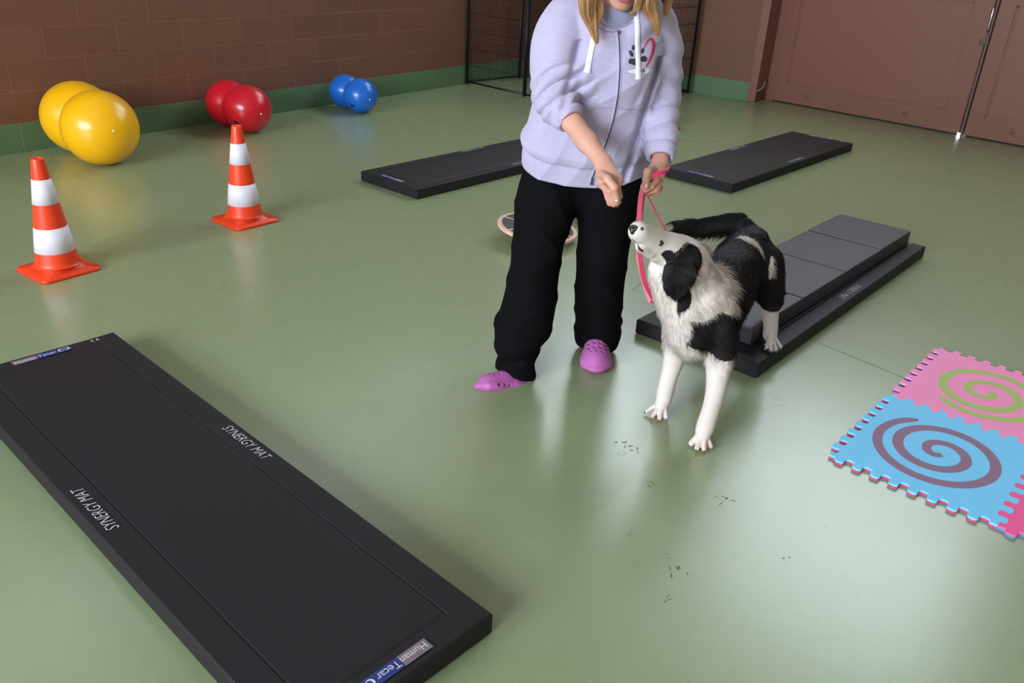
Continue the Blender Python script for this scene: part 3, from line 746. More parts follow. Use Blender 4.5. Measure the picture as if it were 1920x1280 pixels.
# --- hands first, in fine voxels
def right_hand():
    v = Vol((.05, 2.30, .66), (.36, 2.76, 1.02), .0022)
    w = R_WR
    # forearm end flows into the palm; hand hangs down with the fingertips closed over the thumb
    v.econe(R_WR+(R_EL-R_WR)*.80, R_WR+(R_EL-R_WR)*.30, .038, .036, .031, .028, (1, 0, .3), .006); v.econe(R_WR+(R_EL-R_WR)*.30, R_WR, .031, .028, .0255, .020, (1, 0, .3), .02)
    k0 = A((0.2664, 2.4250, 0.7948)); 
    v.econe(w, k0, .0265, .019, .038, .0165, (1, .25, .35), .010)
    side = A((.88, .28, .38)); side /= np.linalg.norm(side)
    # knuckles -> finger joints: index (image left) ... little finger (image right)
    base = [k0-side*.029+A((0, .004, .006)), k0-side*.010, k0+side*.010, k0+side*.028+A((0, .004, .006))]
    mid = [(0.2456, 2.3950, 0.7908), (0.2594, 2.3850, 0.7848), (0.2733, 2.3880, 0.7880), (0.2846, 2.4000, 0.7947)]
    tip = [(0.2648, 2.4000, 0.7438), (0.2770, 2.3950, 0.7428), (0.2879, 2.4000, 0.7484), (0.2955, 2.4120, 0.7614)]
    end = [(0.2791, 2.4250, 0.7322), (0.2880, 2.4200, 0.7342), (0.2956, 2.4250, 0.7413), (0.2997, 2.4350, 0.7566)]
    rr = [.0092, .0094, .0090, .0080]
    for b, m_, t, e, r in zip(base, mid, tip, end, rr):
        v.chain([(b, r*1.12), (A(m_), r*1.05), (A(m_)*.4+A(t)*.6, r*.96), (A(t), r*.88), (A(e), r*.78)], .0028)
    # thumb leaves the side of the palm and meets the index fingertip
    v.chain([(w*.55+k0*.45-side*.018, .0135), (A((0.2488, 2.3750, 0.8217)), .0125), (A((0.2697, 2.3620, 0.8014)), .0110), (A((0.2801, 2.3720, 0.7691)), .0098), (A((0.2844, 2.3820, 0.7520)), .0080)], .005)
    return v
def left_hand():
    v = Vol((.32, 2.52, .62), (.54, 2.84, .90), .0022)
    v.econe(L_WR+(L_EL-L_WR)*.35, L_WR, .030, .026, .026, .020, (1, 0, 0), .006)
    k0 = A((0.4261, 2.6550, 0.7594))
    side = A((.55, -.35, .75)); side /= np.linalg.norm(side)
    v.econe(L_WR, k0, .026, .021, .034, .018, (.8, .5, .2), .010)
    # fingers curled round the leash, fist seen from its thumb side
    kn = [(0.4138, 2.6250, 0.7737), (0.4308, 2.6250, 0.7591), (0.4427, 2.6350, 0.7431), (0.4496, 2.6480, 0.7294)]
    md = [(0.3931, 2.6000, 0.7655), (0.4140, 2.6000, 0.7461), (0.4303, 2.6100, 0.7338), (0.4400, 2.6220, 0.7240)]
    tp = [(0.3904, 2.6220, 0.7386), (0.3988, 2.6120, 0.7297), (0.4114, 2.6220, 0.7206), (0.4253, 2.6320, 0.7150)]
    ed = [(0.4005, 2.6480, 0.7231), (0.4035, 2.6400, 0.7185), (0.4124, 2.6480, 0.7097), (0.4258, 2.6550, 0.7066)]
    for b, m_, t, e, r in zip(kn, md, tp, ed, (.0092, .0094, .009, .008)):
        v.chain([(k0*.6+A(b)*.4, r*1.2), (A(b), r*1.12), (A(m_), r*1.02), (A(t), r*.92), (A(e), r*.82)], .003)
    v.chain([(L_WR*.5+k0*.5+A((-.012, -.012, .0)), .0135), (A((0.3967, 2.6120, 0.7898)), .0122), (A((0.3916, 2.5900, 0.7681)), .0106), (A((0.3954, 2.5880, 0.7484)), .0088)], .005)
    return v
nailm = mat('fingernail', rgb(240, 205, 200), .25, spec=.6)
def skin_col(V, extra=None):
    c = np.tile(A(rgb(212, 158, 138)), (len(V), 1)); n = vnoise(V, 60, 3)[:, None]
    c = c*(1+.035*n)
    if extra is not None: c = extra(V, c)
    return c
def tipred(pts):
    def f(V, c):
        for p in pts:
            d = np.linalg.norm(V-A(p), axis=1); w = (1-sm(.008, .03, d))[:, None]; c = c*(1-w)+w*c*A((1.04, .80, .78))
        return c
    return f
parts_V, parts_F, parts_C = [], [], []
def addpart(v, colf=None, smooth=1):
    V, F = v.mesh(smooth); off = sum(len(q) for q in parts_V); parts_V.append(V); parts_F.append(F+off); parts_C.append(skin_col(V, colf))
addpart(right_hand(), tipred([(0.2761, 2.4000, 0.7412), (0.2633, 2.3900, 0.7964)]))
addpart(left_hand(), tipred([(0.4055, 2.6100, 0.7289), (0.4346, 2.6300, 0.7475)]))
# --- head, neck, trunk, arms and legs: one coarser skin that the hands continue
HC = A((.268, 2.675, 1.372))
def head():
    v = Vol((.13, 2.52, 1.10), (.40, 2.86, 1.52), .0032)
    fw = A((.10, -.86, -.50)); fw /= np.linalg.norm(fw)            # face looks down at the dog
    sd = A((1., .10, 0)); sd -= fw*(sd@fw); sd /= np.linalg.norm(sd); up = np.cross(sd, fw); up = up if up[2] > 0 else -up
    P = lambda f, s, u: HC+fw*f+sd*s+up*u
    Rm = A([sd, fw, up])
    v.ell(P(-.012, 0, .030), (.074, .092, .088), Rm, .01)
    v.ell(P(.022, 0, -.036), (.056, .062, .064), Rm, .03)
    v.ell(P(.052, 0, -.083), (.026, .024, .022), Rm, .025)       # chin
    v.ell(P(.060, .034, -.022), (.022, .016, .018), Rm, .02); v.ell(P(.060, -.034, -.022), (.022, .016, .018), Rm, .02)   # cheeks
    v.ell(P(.080, 0, .040), (.052, .012, .012), Rm, .02)         # brow
    for s in (-1, 1): v.ell(P(.085, s*.031, .020), (.018, .014, .012), Rm, .012, True)
    for s in (-1, 1): v.ell(P(.070, s*.031, .018), (.0125, .0125, .0125), Rm, .004)
    v.chain([(P(.082, 0, .030), .007), (P(.091, 0, .004), .009), (P(.098, 0, -.012), .0100)], .014)
    for s in (-1, 1): v.ell(P(.096, s*.011, -.015), (.008, .009, .007), Rm, .008)
    v.ell(P(.083, 0, -.042), (.024, .012, .0065), Rm, .006); v.ell(P(.082, 0, -.053), (.020, .011, .007), Rm, .006)   # lips
    v.put(lambda X, Y, Z: np.sqrt(((X-P(.094, 0, -.0475)[0])/4)**2+(Y-P(.094, 0, -.0475)[1])**2*.3+((Z-P(.094, 0, -.0475)[2]))**2)-.0018, P(.094, 0, -.0475)-.03, P(.094, 0, -.0475)+.03, .002, True)
    for s in (-1, 1): v.ell(P(-.012, s*.076, .0), (.009, .018, .031), Rm, .006); v.ell(P(-.008, s*.083, .003), (.005, .010, .018), Rm, .004, True)
    v.econe(P(-.03, 0, -.05), NECK+A((0, .03, -.02)), .052, .054, .058, .056, (1, 0, 0), .02)
    v.ell(NECK+A((0, .03, -.03)), (.10, .07, .06), None, .03)
    def cf(V, c):
        q = (V-HC)@Rm.T; lip = (1-sm(.75, 1.15, np.sqrt((q[:, 0]/.026)**2+((q[:, 2]+.0475)/.014)**2)))*(q[:, 1] > .05)
        lip = lip[:, None]; return c*(1-lip)+lip*A(rgb(186, 92, 96))
    return v, cf, P, Rm
hv, hcf, HP, HR = head()
addpart(hv, hcf)
bv = Vol((-.16, 2.50, .0), (.62, 3.20, 1.26), .006)
bv.loft([((.235, 2.96, .66), .155, .105), ((.24, 2.95, .80), .150, .105), ((.25, 2.90, .95), .125, .095), ((.26, 2.85, 1.10), .145, .10), ((.262, 2.81, 1.20), .12, .07)], (1, .15, 0), .02)
bv.cone(R_SH, R_EL, .046, .036, .02); bv.cone(R_EL, R_EL*.6+R_WR*.4, .034, .022, .008)
bv.cone(L_SH, L_EL, .046, .038, .02); bv.cone(L_EL, L_EL*.3+L_WR*.7, .036, .020, .008)
L_HIP, L_KN, L_AN = A((0.3240, 2.9500, 0.6529)), A((0.3287, 2.9200, 0.3481)), A((0.3334, 2.9300, 0.0112))
R_HIP, R_KN, R_AN = A((0.1131, 2.9200, 0.6494)), A((0.0691, 2.7800, 0.3766)), A((0.0255, 2.6600, 0.0192))
bv.chain([(L_HIP, .075), (L_KN, .052), (L_AN+A((0, 0, .06)), .036), (L_AN+A((0, 0, .03)), .034)], .02)
bv.chain([(R_HIP, .075), (R_KN, .052), (R_AN+A((0, .03, .05)), .034), (R_AN+A((-.01, .02, .01)), .024)], .02)
bv.chain([(A((.329, 2.93, .045)), .030), (A((.322, 2.85, .035)), .024), (A((.318, 2.785, .030)), .020)], .02)
R_TOE = A((-0.0950, 2.5850, 0.0049))
bv.chain([(A((0.0319, 2.6600, -0.0288)), .020), (A((-0.0200, 2.6200, -0.0098)), .022), (R_TOE+A((.02, .01, -.004)), .016)], .02)
addpart(bv)
body = pm('body', np.concatenate(parts_V), np.concatenate(parts_F), skin, colors=np.concatenate(parts_C))
for s in (-1, 1):
    e = lathe('eye', [(0, .0125)]+[(.0125*math.sin(a), .0125*math.cos(a)) for a in np.linspace(.25, 2.9, 10)]+[(0, -.0125)], mat('eye_white', rgb(225, 220, 215), .2), person, 20, Matrix.Translation(Vector(HP(.0685, s*.031, .0135)-PO)))
    lathe('iris', [(0, .0015), (.005, .001), (.0055, 0)], mat('iris_brown', rgb(60, 42, 30), .15), e, 16, Matrix.Translation(Vector(HP(.0800, s*.031, .0085)-PO)) @ Matrix([list(HR[0])+[0], list(HR[2])+[0], list(HR[1])+[0], [0, 0, 0, 1]]).inverted())
# nails (visible thumb and fingertips)
def nail(p, n, up, w, l):
    n = A(n)/np.linalg.norm(n); up = A(up, float); up -= n*(up@n); up /= np.linalg.norm(up); s = np.cross(up, n)
    V = []; F = []
    for i in range(5):
        for j in range(5):
            a = -1+.5*i; b = -1+.5*j; q = 1-.12*(b > .4)*abs(a)
            V.append(p+s*a*w*q+up*b*l+n*(.0006-.0022*a*a-.0006*b*b))
    for i in range(4):
        for j in range(4): F.append((i*5+j, i*5+5+j, i*5+6+j, i*5+j+1))
    pm('fingernail', V, A(F), nailm, body)
nail(A((0.2809, 2.3625, 0.7687)), (.15, -1, .25), (.05, -.1, -1), .0055, .0075)
nail(A((0.3933, 2.5785, 0.7561)), (-.1, -1, .25), (0, -.1, -1), .0048, .0065)

# --- t-shirt visible in the neckline
def cloth_mat(name, c, nz, bump, rough=.9, sheen=.25, heather=0):
    m = mat(name, c, rough, spec=.12, noise=nz, bump=bump, sheen=sheen); 
    if heather:
        nt = m.node_tree; b = nt.nodes['Principled BSDF']; src = b.inputs['Base Color'].links[0].from_socket
        tc = [n for n in nt.nodes if n.type == 'TEX_COORD'][0]
        mp = nt.nodes.new('ShaderNodeMapping'); mp.inputs['Scale'].default_value = (60, 60, 420); nt.links.new(tc.outputs['Object'], mp.inputs[0])
        n = nt.nodes.new('ShaderNodeTexNoise'); n.inputs['Scale'].default_value = 1; n.inputs['Detail'].default_value = 3; nt.links.new(mp.outputs[0], n.inputs['Vector'])
        r = nt.nodes.new('ShaderNodeMapRange'); r.inputs[1].default_value = .3; r.inputs[2].default_value = .7; r.inputs[3].default_value = 1-heather; r.inputs[4].default_value = 1+heather*.6; nt.links.new(n.outputs['Fac'], r.inputs[0])
        v = nt.nodes.new('ShaderNodeVectorMath'); v.operation = 'SCALE'; nt.links.new(src, v.inputs[0]); nt.links.new(r.outputs[0], v.inputs['Scale']); nt.links.new(v.outputs[0], b.inputs['Base Color'])
    return m
hood_m = cloth_mat('heather_lilac_fleece', rgb(184, 175, 204), (5, .03), (230, .25, .0015), heather=.10)
tee_m = cloth_mat('grey_jersey', rgb(150, 150, 178), (5, .03), (300, .2, .001), heather=.08)
trs_m = cloth_mat('black_cotton', rgb(8, 7, 10), (7, .10), (9, .35, .02), .85, .0)
tv = Vol((.12, 2.66, 1.12), (.42, 2.92, 1.26), .004)
tv.loft([((.262, 2.82, 1.10), .12, .085), ((.262, 2.80, 1.17), .11, .075), ((.262, 2.765, 1.222), .074, .062), ((.262, 2.760, 1.240), .064, .060)], (1, .1, 0), .01)
V, F = tv.mesh(1); pm('t_shirt', V, F, tee_m)

# --- hoodie
hv2 = Vol((-.06, 2.42, .60), (.60, 3.16, 1.34), .0042)
SD = (1, .14, 0)
hv2.loft([((.228, 2.925, .675), .208, .140), ((.228, 2.925, .715), .216, .147), ((.230, 2.92, .76), .222, .152), ((.235, 2.90, .84), .214, .152), ((.242, 2.885, .93), .200, .146), ((.252, 2.855, 1.02), .190, .140),
          ((.258, 2.83, 1.10), .180, .130), ((.262, 2.81, 1.165), .165, .108), ((.263, 2.80, 1.215), .128, .080), ((.264, 2.79, 1.245), .095, .066)], SD, .02, 4)
hv2.ell((.185, 2.755, 1.075), (.075, .055, .07), None, .05); hv2.ell((.33, 2.765, 1.075), (.075, .055, .07), None, .05)
# sleeves
def sleeve(S_, E_, W_, r):
    P = [S_+(S_-E_)*.02, S_*.6+E_*.4, E_, E_*.5+W_*.5, W_]
    hv2.chain([(p, q) for p, q in zip(P, r)], .035, 5)
R_CUFF = R_EL+(R_WR-R_EL)*.36
hv2.chain([(R_SH+A((.03, 0, -.005)), .070), (R_SH*.62+R_EL*.38+A((.002, 0, 0)), .072), (R_EL*.85+R_SH*.15+A((.004, .0, 0)), .063)], .03, 5)
hv2.chain([(R_EL*.9+R_SH*.1, .066), (R_EL+A((.005, -.01, -.005)), .060), (R_EL*.55+R_CUFF*.45, .055), (R_CUFF, .044)], .012, 5)
L_CUFF = L_EL+(L_WR-L_EL)*.90
hv2.chain([(L_SH+A((-.035, 0, -.005)), .066), (L_SH*.62+L_EL*.38+A((-.008, 0, 0)), .064), (L_EL+A((-.010, 0, 0)), .056)], .03, 5)
hv2.chain([(L_EL+A((-.010, 0, 0)), .056), (L_EL*.5+L_CUFF*.5+A((-.006, 0, 0)), .051), (L_EL*.12+L_CUFF*.88, .047), (L_CUFF, .037)], .012, 5)
# hood lying round the neck, higher behind
hv2.chain([((.205, 2.715, 1.185), .022), ((.178, 2.745, 1.215), .030), ((.165, 2.81, 1.25), .040), ((.20, 2.89, 1.28), .046), ((.265, 2.92, 1.29), .048), ((.33, 2.895, 1.28), .046), ((.365, 2.82, 1.25), .040), ((.35, 2.755, 1.215), .030), ((.318, 2.722, 1.185), .022)], .02, 4)
# creases: bunched right sleeve, armholes, waist
def seg_t(P, a, b):
    ab = b-a; t = (P-a)@ab/(ab@ab); q = a+np.clip(t, 0, 1)[:, None]*ab; return t, np.linalg.norm(P-q, axis=1)
def folds(P):
    h = np.zeros(len(P))
    # right lower sleeve pushed up: strong tilted rolls above the cuff
    a, b = R_EL+(R_SH-R_EL)*.42, R_CUFF; t, d = seg_t(P, a, b); m = (1-sm(.085, .115, d))*sm(.10, .30, t)*(1-sm(.84, .92, t))
    tt = t+.16*(P[:, 0]-R_EL[0])/.1+.10*(P[:, 1]-R_EL[1])/.1
    h += m*.0085*(2*np.abs(np.sin(tt*PI*4.8+.35*np.sin(P[:, 2]*30+P[:, 0]*22)+vnoise(P, 16, 5)*.3))**.7-1.1)
    # upper right sleeve long soft drags
    t, d = seg_t(P, R_SH, R_EL); m = (1-sm(.085, .115, d))*sm(-.05, .1, t)*(1-sm(.6, .85, t))
    h += m*.0045*vnoise(P*A((1.6, 1.6, .5)), 34, 8)
    # left sleeve
    t, d = seg_t(P, L_SH, L_EL); m = (1-sm(.075, .105, d))*sm(.0, .2, t)*(1-sm(.85, 1., t))
    h += m*.0045*np.sin((P[:, 2]*.9+P[:, 0]*.8)*2*PI*15+vnoise(P, 20, 4)*1.3)*.8
    t, d = seg_t(P, L_EL, L_CUFF); m = (1-sm(.065, .095, d))*sm(-.1, .1, t)*(1-sm(.80, .88, t))
    h += m*.0060*(2*np.abs(np.sin(t*PI*3.4+(P[:, 0]-L_EL[0])*14+vnoise(P, 25, 6)*.5))**.7-1.1)
    # body: diagonal drags from the left armpit and gentle drape
    m = (1-sm(.19, .24, np.abs(P[:, 0]-.24)))*(1-sm(1.10, 1.18, P[:, 2]))
    h += m*.0045*vnoise(P*A((1.3, .6, .7)), 26, 12)+m*.0025*(1-2*np.abs(np.sin(P[:, 0]*34-P[:, 2]*22+vnoise(P, 12, 3)*1.5))**.5)
    m2 = np.exp(-((P[:, 0]-.33-(P[:, 2]-.9)*.30)/.014)**2)*(P[:, 2] > .95)*(P[:, 2] < 1.16)*(P[:, 1] < 2.9)
    h -= .004*m2
    m3 = np.exp(-((P[:, 0]-.395-(P[:, 2]-.98)*.16)/.012)**2)*(P[:, 2] > .70)*(P[:, 2] < 1.12)*(P[:, 1] < 2.95)
    h -= .019*m3
    m4 = np.exp(-((P[:, 0]-.135-(P[:, 2]-1.05)*.20)/.012)**2)*(P[:, 2] > .92)*(P[:, 2] < 1.16)*(P[:, 1] < 2.95)
    h -= .009*m4
    # rib band at the hem
    z = P[:, 2]-.30*(P[:, 1]-2.78)-.006+.0; body_m = (P[:, 0] < .43)|(P[:, 2] < .79)
    h += body_m*(z < .748)*(.0012*np.sin((P[:, 0]*.9+P[:, 1]*.9)*2*PI*130)*0)
    h -= body_m*.006*np.exp(-((z-.750)/.006)**2)+body_m*.004*(z < .745)
    # blouson bulge above the hem
    h += body_m*.008*np.exp(-((z-.785)/.025)**2)
    for W_, E_, C_ in ((R_WR, R_EL, R_CUFF), (L_WR, L_EL, L_CUFF)):
        u = (W_-E_)/np.linalg.norm(W_-E_); s = (P-C_)@u; dd = np.linalg.norm(P-C_-s[:, None]*u, axis=1)
        mm = (dd < .07)*(s > -.06); h -= mm*.006*np.exp(-((s+.032)/.005)**2)
    # kangaroo pockets: seam lines
    for cx, sx in ((.11, -1), (.345, 1)):
        pass
    return h
hv2.disp(folds)
# openings: hem, cuffs, neck
hv2.put(lambda X, Y, Z: Z-.681-.30*(Y-2.78)+0*X, (-.06, 2.5, .60), (.60, 3.16, .80), .008, True)
hv2.ell((.232, 2.93, .70), (.190, .125, .060), None, .006, True)
uR = (R_WR-R_EL)/np.linalg.norm(R_WR-R_EL); hv2.cone(R_CUFF+uR*.022, R_CUFF+uR*.12, .037, .037, .006, True)
def plane_cut(c, u, r):
    def fn(X, Y, Z):
        s = (X-c[0])*u[0]+(Y-c[1])*u[1]+(Z-c[2])*u[2]; return np.maximum(-s, np.sqrt((X-c[0])**2+(Y-c[1])**2+(Z-c[2])**2)-r)
    hv2.put(fn, c-r, c+r, .006, True)
plane_cut(R_CUFF+uR*.012, uR, .07)
uL = (L_WR-L_EL)/np.linalg.norm(L_WR-L_EL); plane_cut(L_CUFF+uL*.012, uL, .06); hv2.cone(L_CUFF+uL*.0, L_CUFF+uL*.12, .031, .031, .004, True)
hv2.cone((.262, 2.77, 1.255), (.262, 2.74, 1.40), .060, .10, .01, True)
hv2.cone((.262, 2.70, 1.215), (.262, 2.69, 1.27), .018, .060, .012, True)
hv2.cone((.262, 2.78, 1.20), (.262, 2.76, 1.28), .062, .072, .01, True)
HV, HF = hv2.mesh(1)
hoodie = pm('hoodie', HV, HF, hood_m)
# surface lookup so that prints, zip and cords lie on the front of the hoodie
front = {}
def hy(x, z):
    # foremost hoodie surface at x, z (signed distance grid, march along +y)
    i = (x-hv2.lo[0])/hv2.h; k = (z-hv2.lo[2])/hv2.h; i0, k0 = int(i), int(k); fi, fk = i-i0, k-k0
    c = (hv2.D[i0, :, k0]*(1-fi)*(1-fk)+hv2.D[i0+1, :, k0]*fi*(1-fk)+hv2.D[i0, :, k0+1]*(1-fi)*fk+hv2.D[i0+1, :, k0+1]*fi*fk)
    w = np.argwhere(c < 0)
    if len(w) == 0: return 2.8
    j = int(w[0][0]); t = c[j-1]/(c[j-1]-c[j]); return hv2.lo[1]+(j-1+t)*hv2.h
def drape(name, pts2, m, parent, off=.001, closed=True, sub=None):
    # pts2: polygon in (x,z); fan/strip with vertices laid on the cloth
    bm = bmesh.new(); vs = [bm.verts.new(Vector((x, hy(x, z)-off, z))-Vector(PO)) for x, z in pts2]
    f = bm.faces.new(vs)
    bmesh.ops.triangulate(bm, faces=[f]); 
    for _ in range(2):
        bmesh.ops.subdivide_edges(bm, edges=bm.edges[:], cuts=1, use_grid_fill=True)
    for v in bm.verts:
        q = v.co+Vector(PO); v.co.y = hy(q.x, q.z)-off-PO[1]
    return from_bm(name, bm, m, parent, True)
def ribbon(name, path, wid, m, parent, off=.0015, thick=0, world=False):
    P = [A(p) for p in path]; V = []; F = []
    for i, p in enumerate(P):
        t = P[min(i+1, len(P)-1)]-P[max(i-1, 0)]; t /= np.linalg.norm(t); s = A((-t[1], t[0])); w = wid[i] if isinstance(wid, (list, tuple)) else wid
        for u in (-1, -.4, .4, 1):
            x, z = p+s*w*u; y = hy(x, z)-off-thick*(1-abs(u)**3)
            V.append((x, y, z))
    for i in range(len(P)-1):
        for j in range(3): a = i*4+j; F.append((a, a+1, a+5, a+4))
    return pm(name, V, A(F), m, parent)
zip_m = mat('dark_zip', rgb(70, 68, 96), .5, metal=.2); metal_m = mat('zip_metal', rgb(120, 120, 128), .3, metal=.9)
def XZ(px, py, Y): pass
ZP = [(0.2705, 2.6700, 1.1898), (0.2798, 2.6700, 1.1323), (0.2880, 2.7000, 1.0499), (0.2893, 2.7100, 0.9669), (0.2811, 2.7200, 0.8890), (0.2657, 2.7300, 0.8257), (0.2469, 2.7400, 0.7552), (0.2355, 2.7400, 0.7060)]
zp = [A((q[0], q[2])) for q in ZP]; zp = [A(q) for q in spline(zp, 8)]
ribbon('zip_placket', zp, .0085, hood_m, hoodie, .0005, .0022)
ribbon('zipper', zp[:-2], .0022, zip_m, hoodie, .0030, .001)
def small_box(name, x, z, sx, sz, sy, m, parent):
    y = hy(x, z); bm = bmesh.new(); bm_box(bm, (x-sx-PO[0], y-sy-.003-PO[1], z-sz), (x+sx-PO[0], y-.002-PO[1], z+sz), bevel=.001); return from_bm(name, bm, m, parent)
small_box('zip_slider', zp[-3][0], zp[-3][1], .004, .007, .004, metal_m, hoodie)
small_box('zip_pull', zp[-3][0]-.001, zp[-3][1]-.013, .0045, .0055, .0045, metal_m, hoodie)
small_box('zip_slider', zp[1][0], zp[1][1]+.004, .004, .006, .004, zip_m, hoodie)
# cords
cord_m = mat('white_flat_cord', rgb(238, 234, 250), .7, bump=(300, .2, .001))
c1 = [A((q[0], q[2])) for q in ((0.2016, 2.6700, 1.1893), (0.1957, 2.6600, 1.1597), (0.1900, 2.6600, 1.1165), (0.1844, 2.6600, 1.0695))]
ribbon('drawstring', [A(q) for q in spline(c1, 5)], .0085, cord_m, hoodie, .003, .003)
c2 = [A((q[0], q[2])) for q in ((0.3202, 2.6800, 1.2544), (0.3249, 2.6700, 1.2182), (0.3313, 2.6600, 1.1668), (0.3392, 2.6600, 1.1135), (0.3470, 2.6700, 1.0561))]
ribbon('drawstring', [A(q) for q in spline(c2, 5)], .0078, cord_m, hoodie, .003, .003)
for c, e in ((c1, .0095), (c2, .0092)):
    t = (c[-1]-c[-2])/np.linalg.norm(c[-1]-c[-2]); ribbon('cord_tip', [c[-1]-t*.022, c[-1]-t*.011, c[-1]], e, cord_m, hoodie, .0045, .004)
for q in (((0.2094, 2.6800, 1.2158), (0.2320, 2.6700, 1.2059), (0.2546, 2.6700, 1.2041), (0.2668, 2.6700, 1.2092)), ((0.2060, 2.6800, 1.2006), (0.2303, 2.6700, 1.1908), (0.2561, 2.6700, 1.1891), (0.2698, 2.6700, 1.1958)), ((0.2727, 2.6700, 1.2140), (0.2895, 2.6700, 1.2209), (0.3066, 2.6800, 1.2343)), ((0.2772, 2.6700, 1.2022), (0.2956, 2.6700, 1.2092), (0.3145, 2.6800, 1.2213))):
    ribbon('collar_seam', [A(p) for p in spline([A((a[0], a[2])) for a in q], 5)], .0013, mat('collar_seam_lilac', rgb(140, 136, 168), .9), hoodie, .0004, .0012)  # raised collar seams in a deeper lilac than the cloth
# chest print: paw pads and a tail-like heart stroke above a pale oval
def pz(px, py, Y=2.665):
    return None
ink = mat('print_charcoal', rgb(52, 50, 68), .8); inkr = mat('print_crimson', rgb(206, 62, 96), .8); inkw = mat('print_cream', rgb(226, 226, 228), .8); inkb = mat('print_taupe', rgb(120, 104, 100), .8)
PRC = A((0.3320, 2.6700, 1.1288)); KX = 2.53/1569.4
def px2(px, py): return (PRC[0]+(px-1195)*KX, PRC[2]-(py-104)*KX*1.06)
def oval(px, py, a, b, rot, n=16):
    return [px2(px+math.cos(t)*a*math.cos(rot)-math.sin(t)*b*math.sin(rot), py+math.cos(t)*a*math.sin(rot)+math.sin(t)*b*math.cos(rot)) for t in [2*PI*i/n for i in range(n)]]
pr = drape('chest_print', oval(1195, 117, 11, 6, .1), ink, hoodie, .0012)
for q in ((1185, 103, 6.5, 3.3, .9), (1188, 93, 3.3, 4.5, 0), (1197, 91, 3.4, 5, .1), (1207, 98, 3.4, 4.8, .1), (1211, 112, 7, 5.2, .1), (1186, 116, 5, 5, .2)): drape('print_pad', oval(*q), ink, pr, .0013)
hs = [(1209, 94, .8), (1213, 86, 1.6), (1219, 79, 2.6), (1225, 80, 3.4), (1229, 88, 3.6), (1229, 98, 3.4), (1226, 108, 3.0), (1221, 118, 2.2), (1216, 126, 1.0)]
hp = spline([A((a, b, c)) for a, b, c in hs], 4); ribbon('print_stroke', [A(px2(q[0], q[1])) for q in hp], [q[2]*KX*.95 for q in hp], inkr, pr, .0014)
drape('print_oval', oval(1208, 133, 26, 4.6, -.03, 24), inkw, pr, .0010); drape('print_shade', oval(1212, 132, 4.5, 4.2, 0), inkb, pr, .0014)
# pocket seams: curved openings and top seam drawn as stitched cords on the cloth
def stitch(px_pts, w=.0013, nm='pocket_seam', off=.0006):
    pts = [A((q[0], q[2])) for q in px_pts]; ribbon(nm, [A(q) for q in spline(pts, 6)], w, stitch_m, hoodie, off, .0010)
stitch_m = mat('seam_lilac', rgb(150, 146, 178), .9)
stitch([(0.2259, 2.7100, 0.9585), (0.2790, 2.7000, 0.9600), (0.3310, 2.7100, 0.9559), (0.3827, 2.7400, 0.9497)])
stitch([(0.3860, 2.7500, 0.9463), (0.3853, 2.7600, 0.9034), (0.3801, 2.7600, 0.8739), (0.3933, 2.7600, 0.8503), (0.4094, 2.7800, 0.8537)])
stitch([(0.1536, 2.7200, 0.9578), (0.1344, 2.7600, 0.8950), (0.0858, 2.8000, 0.8527)]) if False else None
stitch([(0.2321, 2.7400, 0.7239), (0.1461, 2.7500, 0.7398), (0.0741, 2.7900, 0.7599), (0.0377, 2.8400, 0.7692)], .0012, 'hem_seam') if False else None

# --- trousers
tr = Vol((-.14, 2.50, -.01), (.50, 3.14, .80), .005)
tr.loft([((.230, 2.945, .63), .190, .105), ((.230, 2.945, .70), .180, .100), ((.232, 2.94, .75), .150, .090)], SD, .02, 2)
def leg(secs): tr.loft(secs, (1, .1, 0), .02, 5)
leg([(A((0.3148, 2.9300, 0.6715)), .112, .118), (A((0.3164, 2.9300, 0.5597)), .100, .108), (A((0.3186, 2.9200, 0.4518)), .090, .095), (A((0.3159, 2.9100, 0.3301)), .086, .086), (A((0.3173, 2.9200, 0.2182)), .087, .086), (A((0.3247, 2.9300, 0.1252)), .080, .086), (A((0.3307, 2.9300, 0.0619)), .076, .084), (A((0.3271, 2.9300, 0.0340)), .062, .080), (A((0.3326, 2.9300, -0.0239)), .060, .078)])
tr.ell(A((0.3292, 2.9200, 0.0712)), (.083, .088, .020), None, .02)
leg([(A((0.1116, 2.9300, 0.6465)), .112, .116), (A((0.0891, 2.8900, 0.5493)), .098, .105), (A((0.0754, 2.8500, 0.4621)), .084, .095), (A((0.0681, 2.7900, 0.3624)), .084, .088), (A((0.0519, 2.7600, 0.2501)), .090, .088), (A((0.0306, 2.7300, 0.1568)), .088, .090), (A((0.0189, 2.7000, 0.0957)), .072, .088)])
tr.econe(A((0.0138, 2.7200, 0.0744)), A((0.0145, 2.6850, -0.0016)), .064, .085, .080, .088, (1, .1, -.25), .02)
def tfold(P):
    h = .004*vnoise(P*A((1, 1, .8)), 22, 21)+.0035*(1-2*np.abs(np.sin(P[:, 0]*20+P[:, 2]*16+vnoise(P, 9, 23)*1.6))**.5)
    # knee drags
    h += .006*np.exp(-((P[:, 2]-.36-.6*(P[:, 0]-.0))/.02)**2)*(P[:, 0] < .16)+.005*np.exp(-((P[:, 2]-.22-.4*P[:, 0])/.018)**2)*(P[:, 0] < .16)
    # bunching above the shoe
    for z0, s in ((.065, .3), (.110, .25), (.150, -.2)): h += .0045*np.exp(-((P[:, 2]-z0-s*(P[:, 0]-.32))/.014)**2)*(P[:, 0] > .18)
    for z0, s in ((.13, .3), (.18, -.3)): h += .0045*np.exp(-((P[:, 2]-z0-s*(P[:, 0]-.02))/.014)**2)*(P[:, 0] < .16)*(P[:, 1] < 2.9)
    h -= .010*np.exp(-((P[:, 2]-.085-.3*(P[:, 0]-.02))/.012)**2)*(P[:, 0] < .16)
    return h
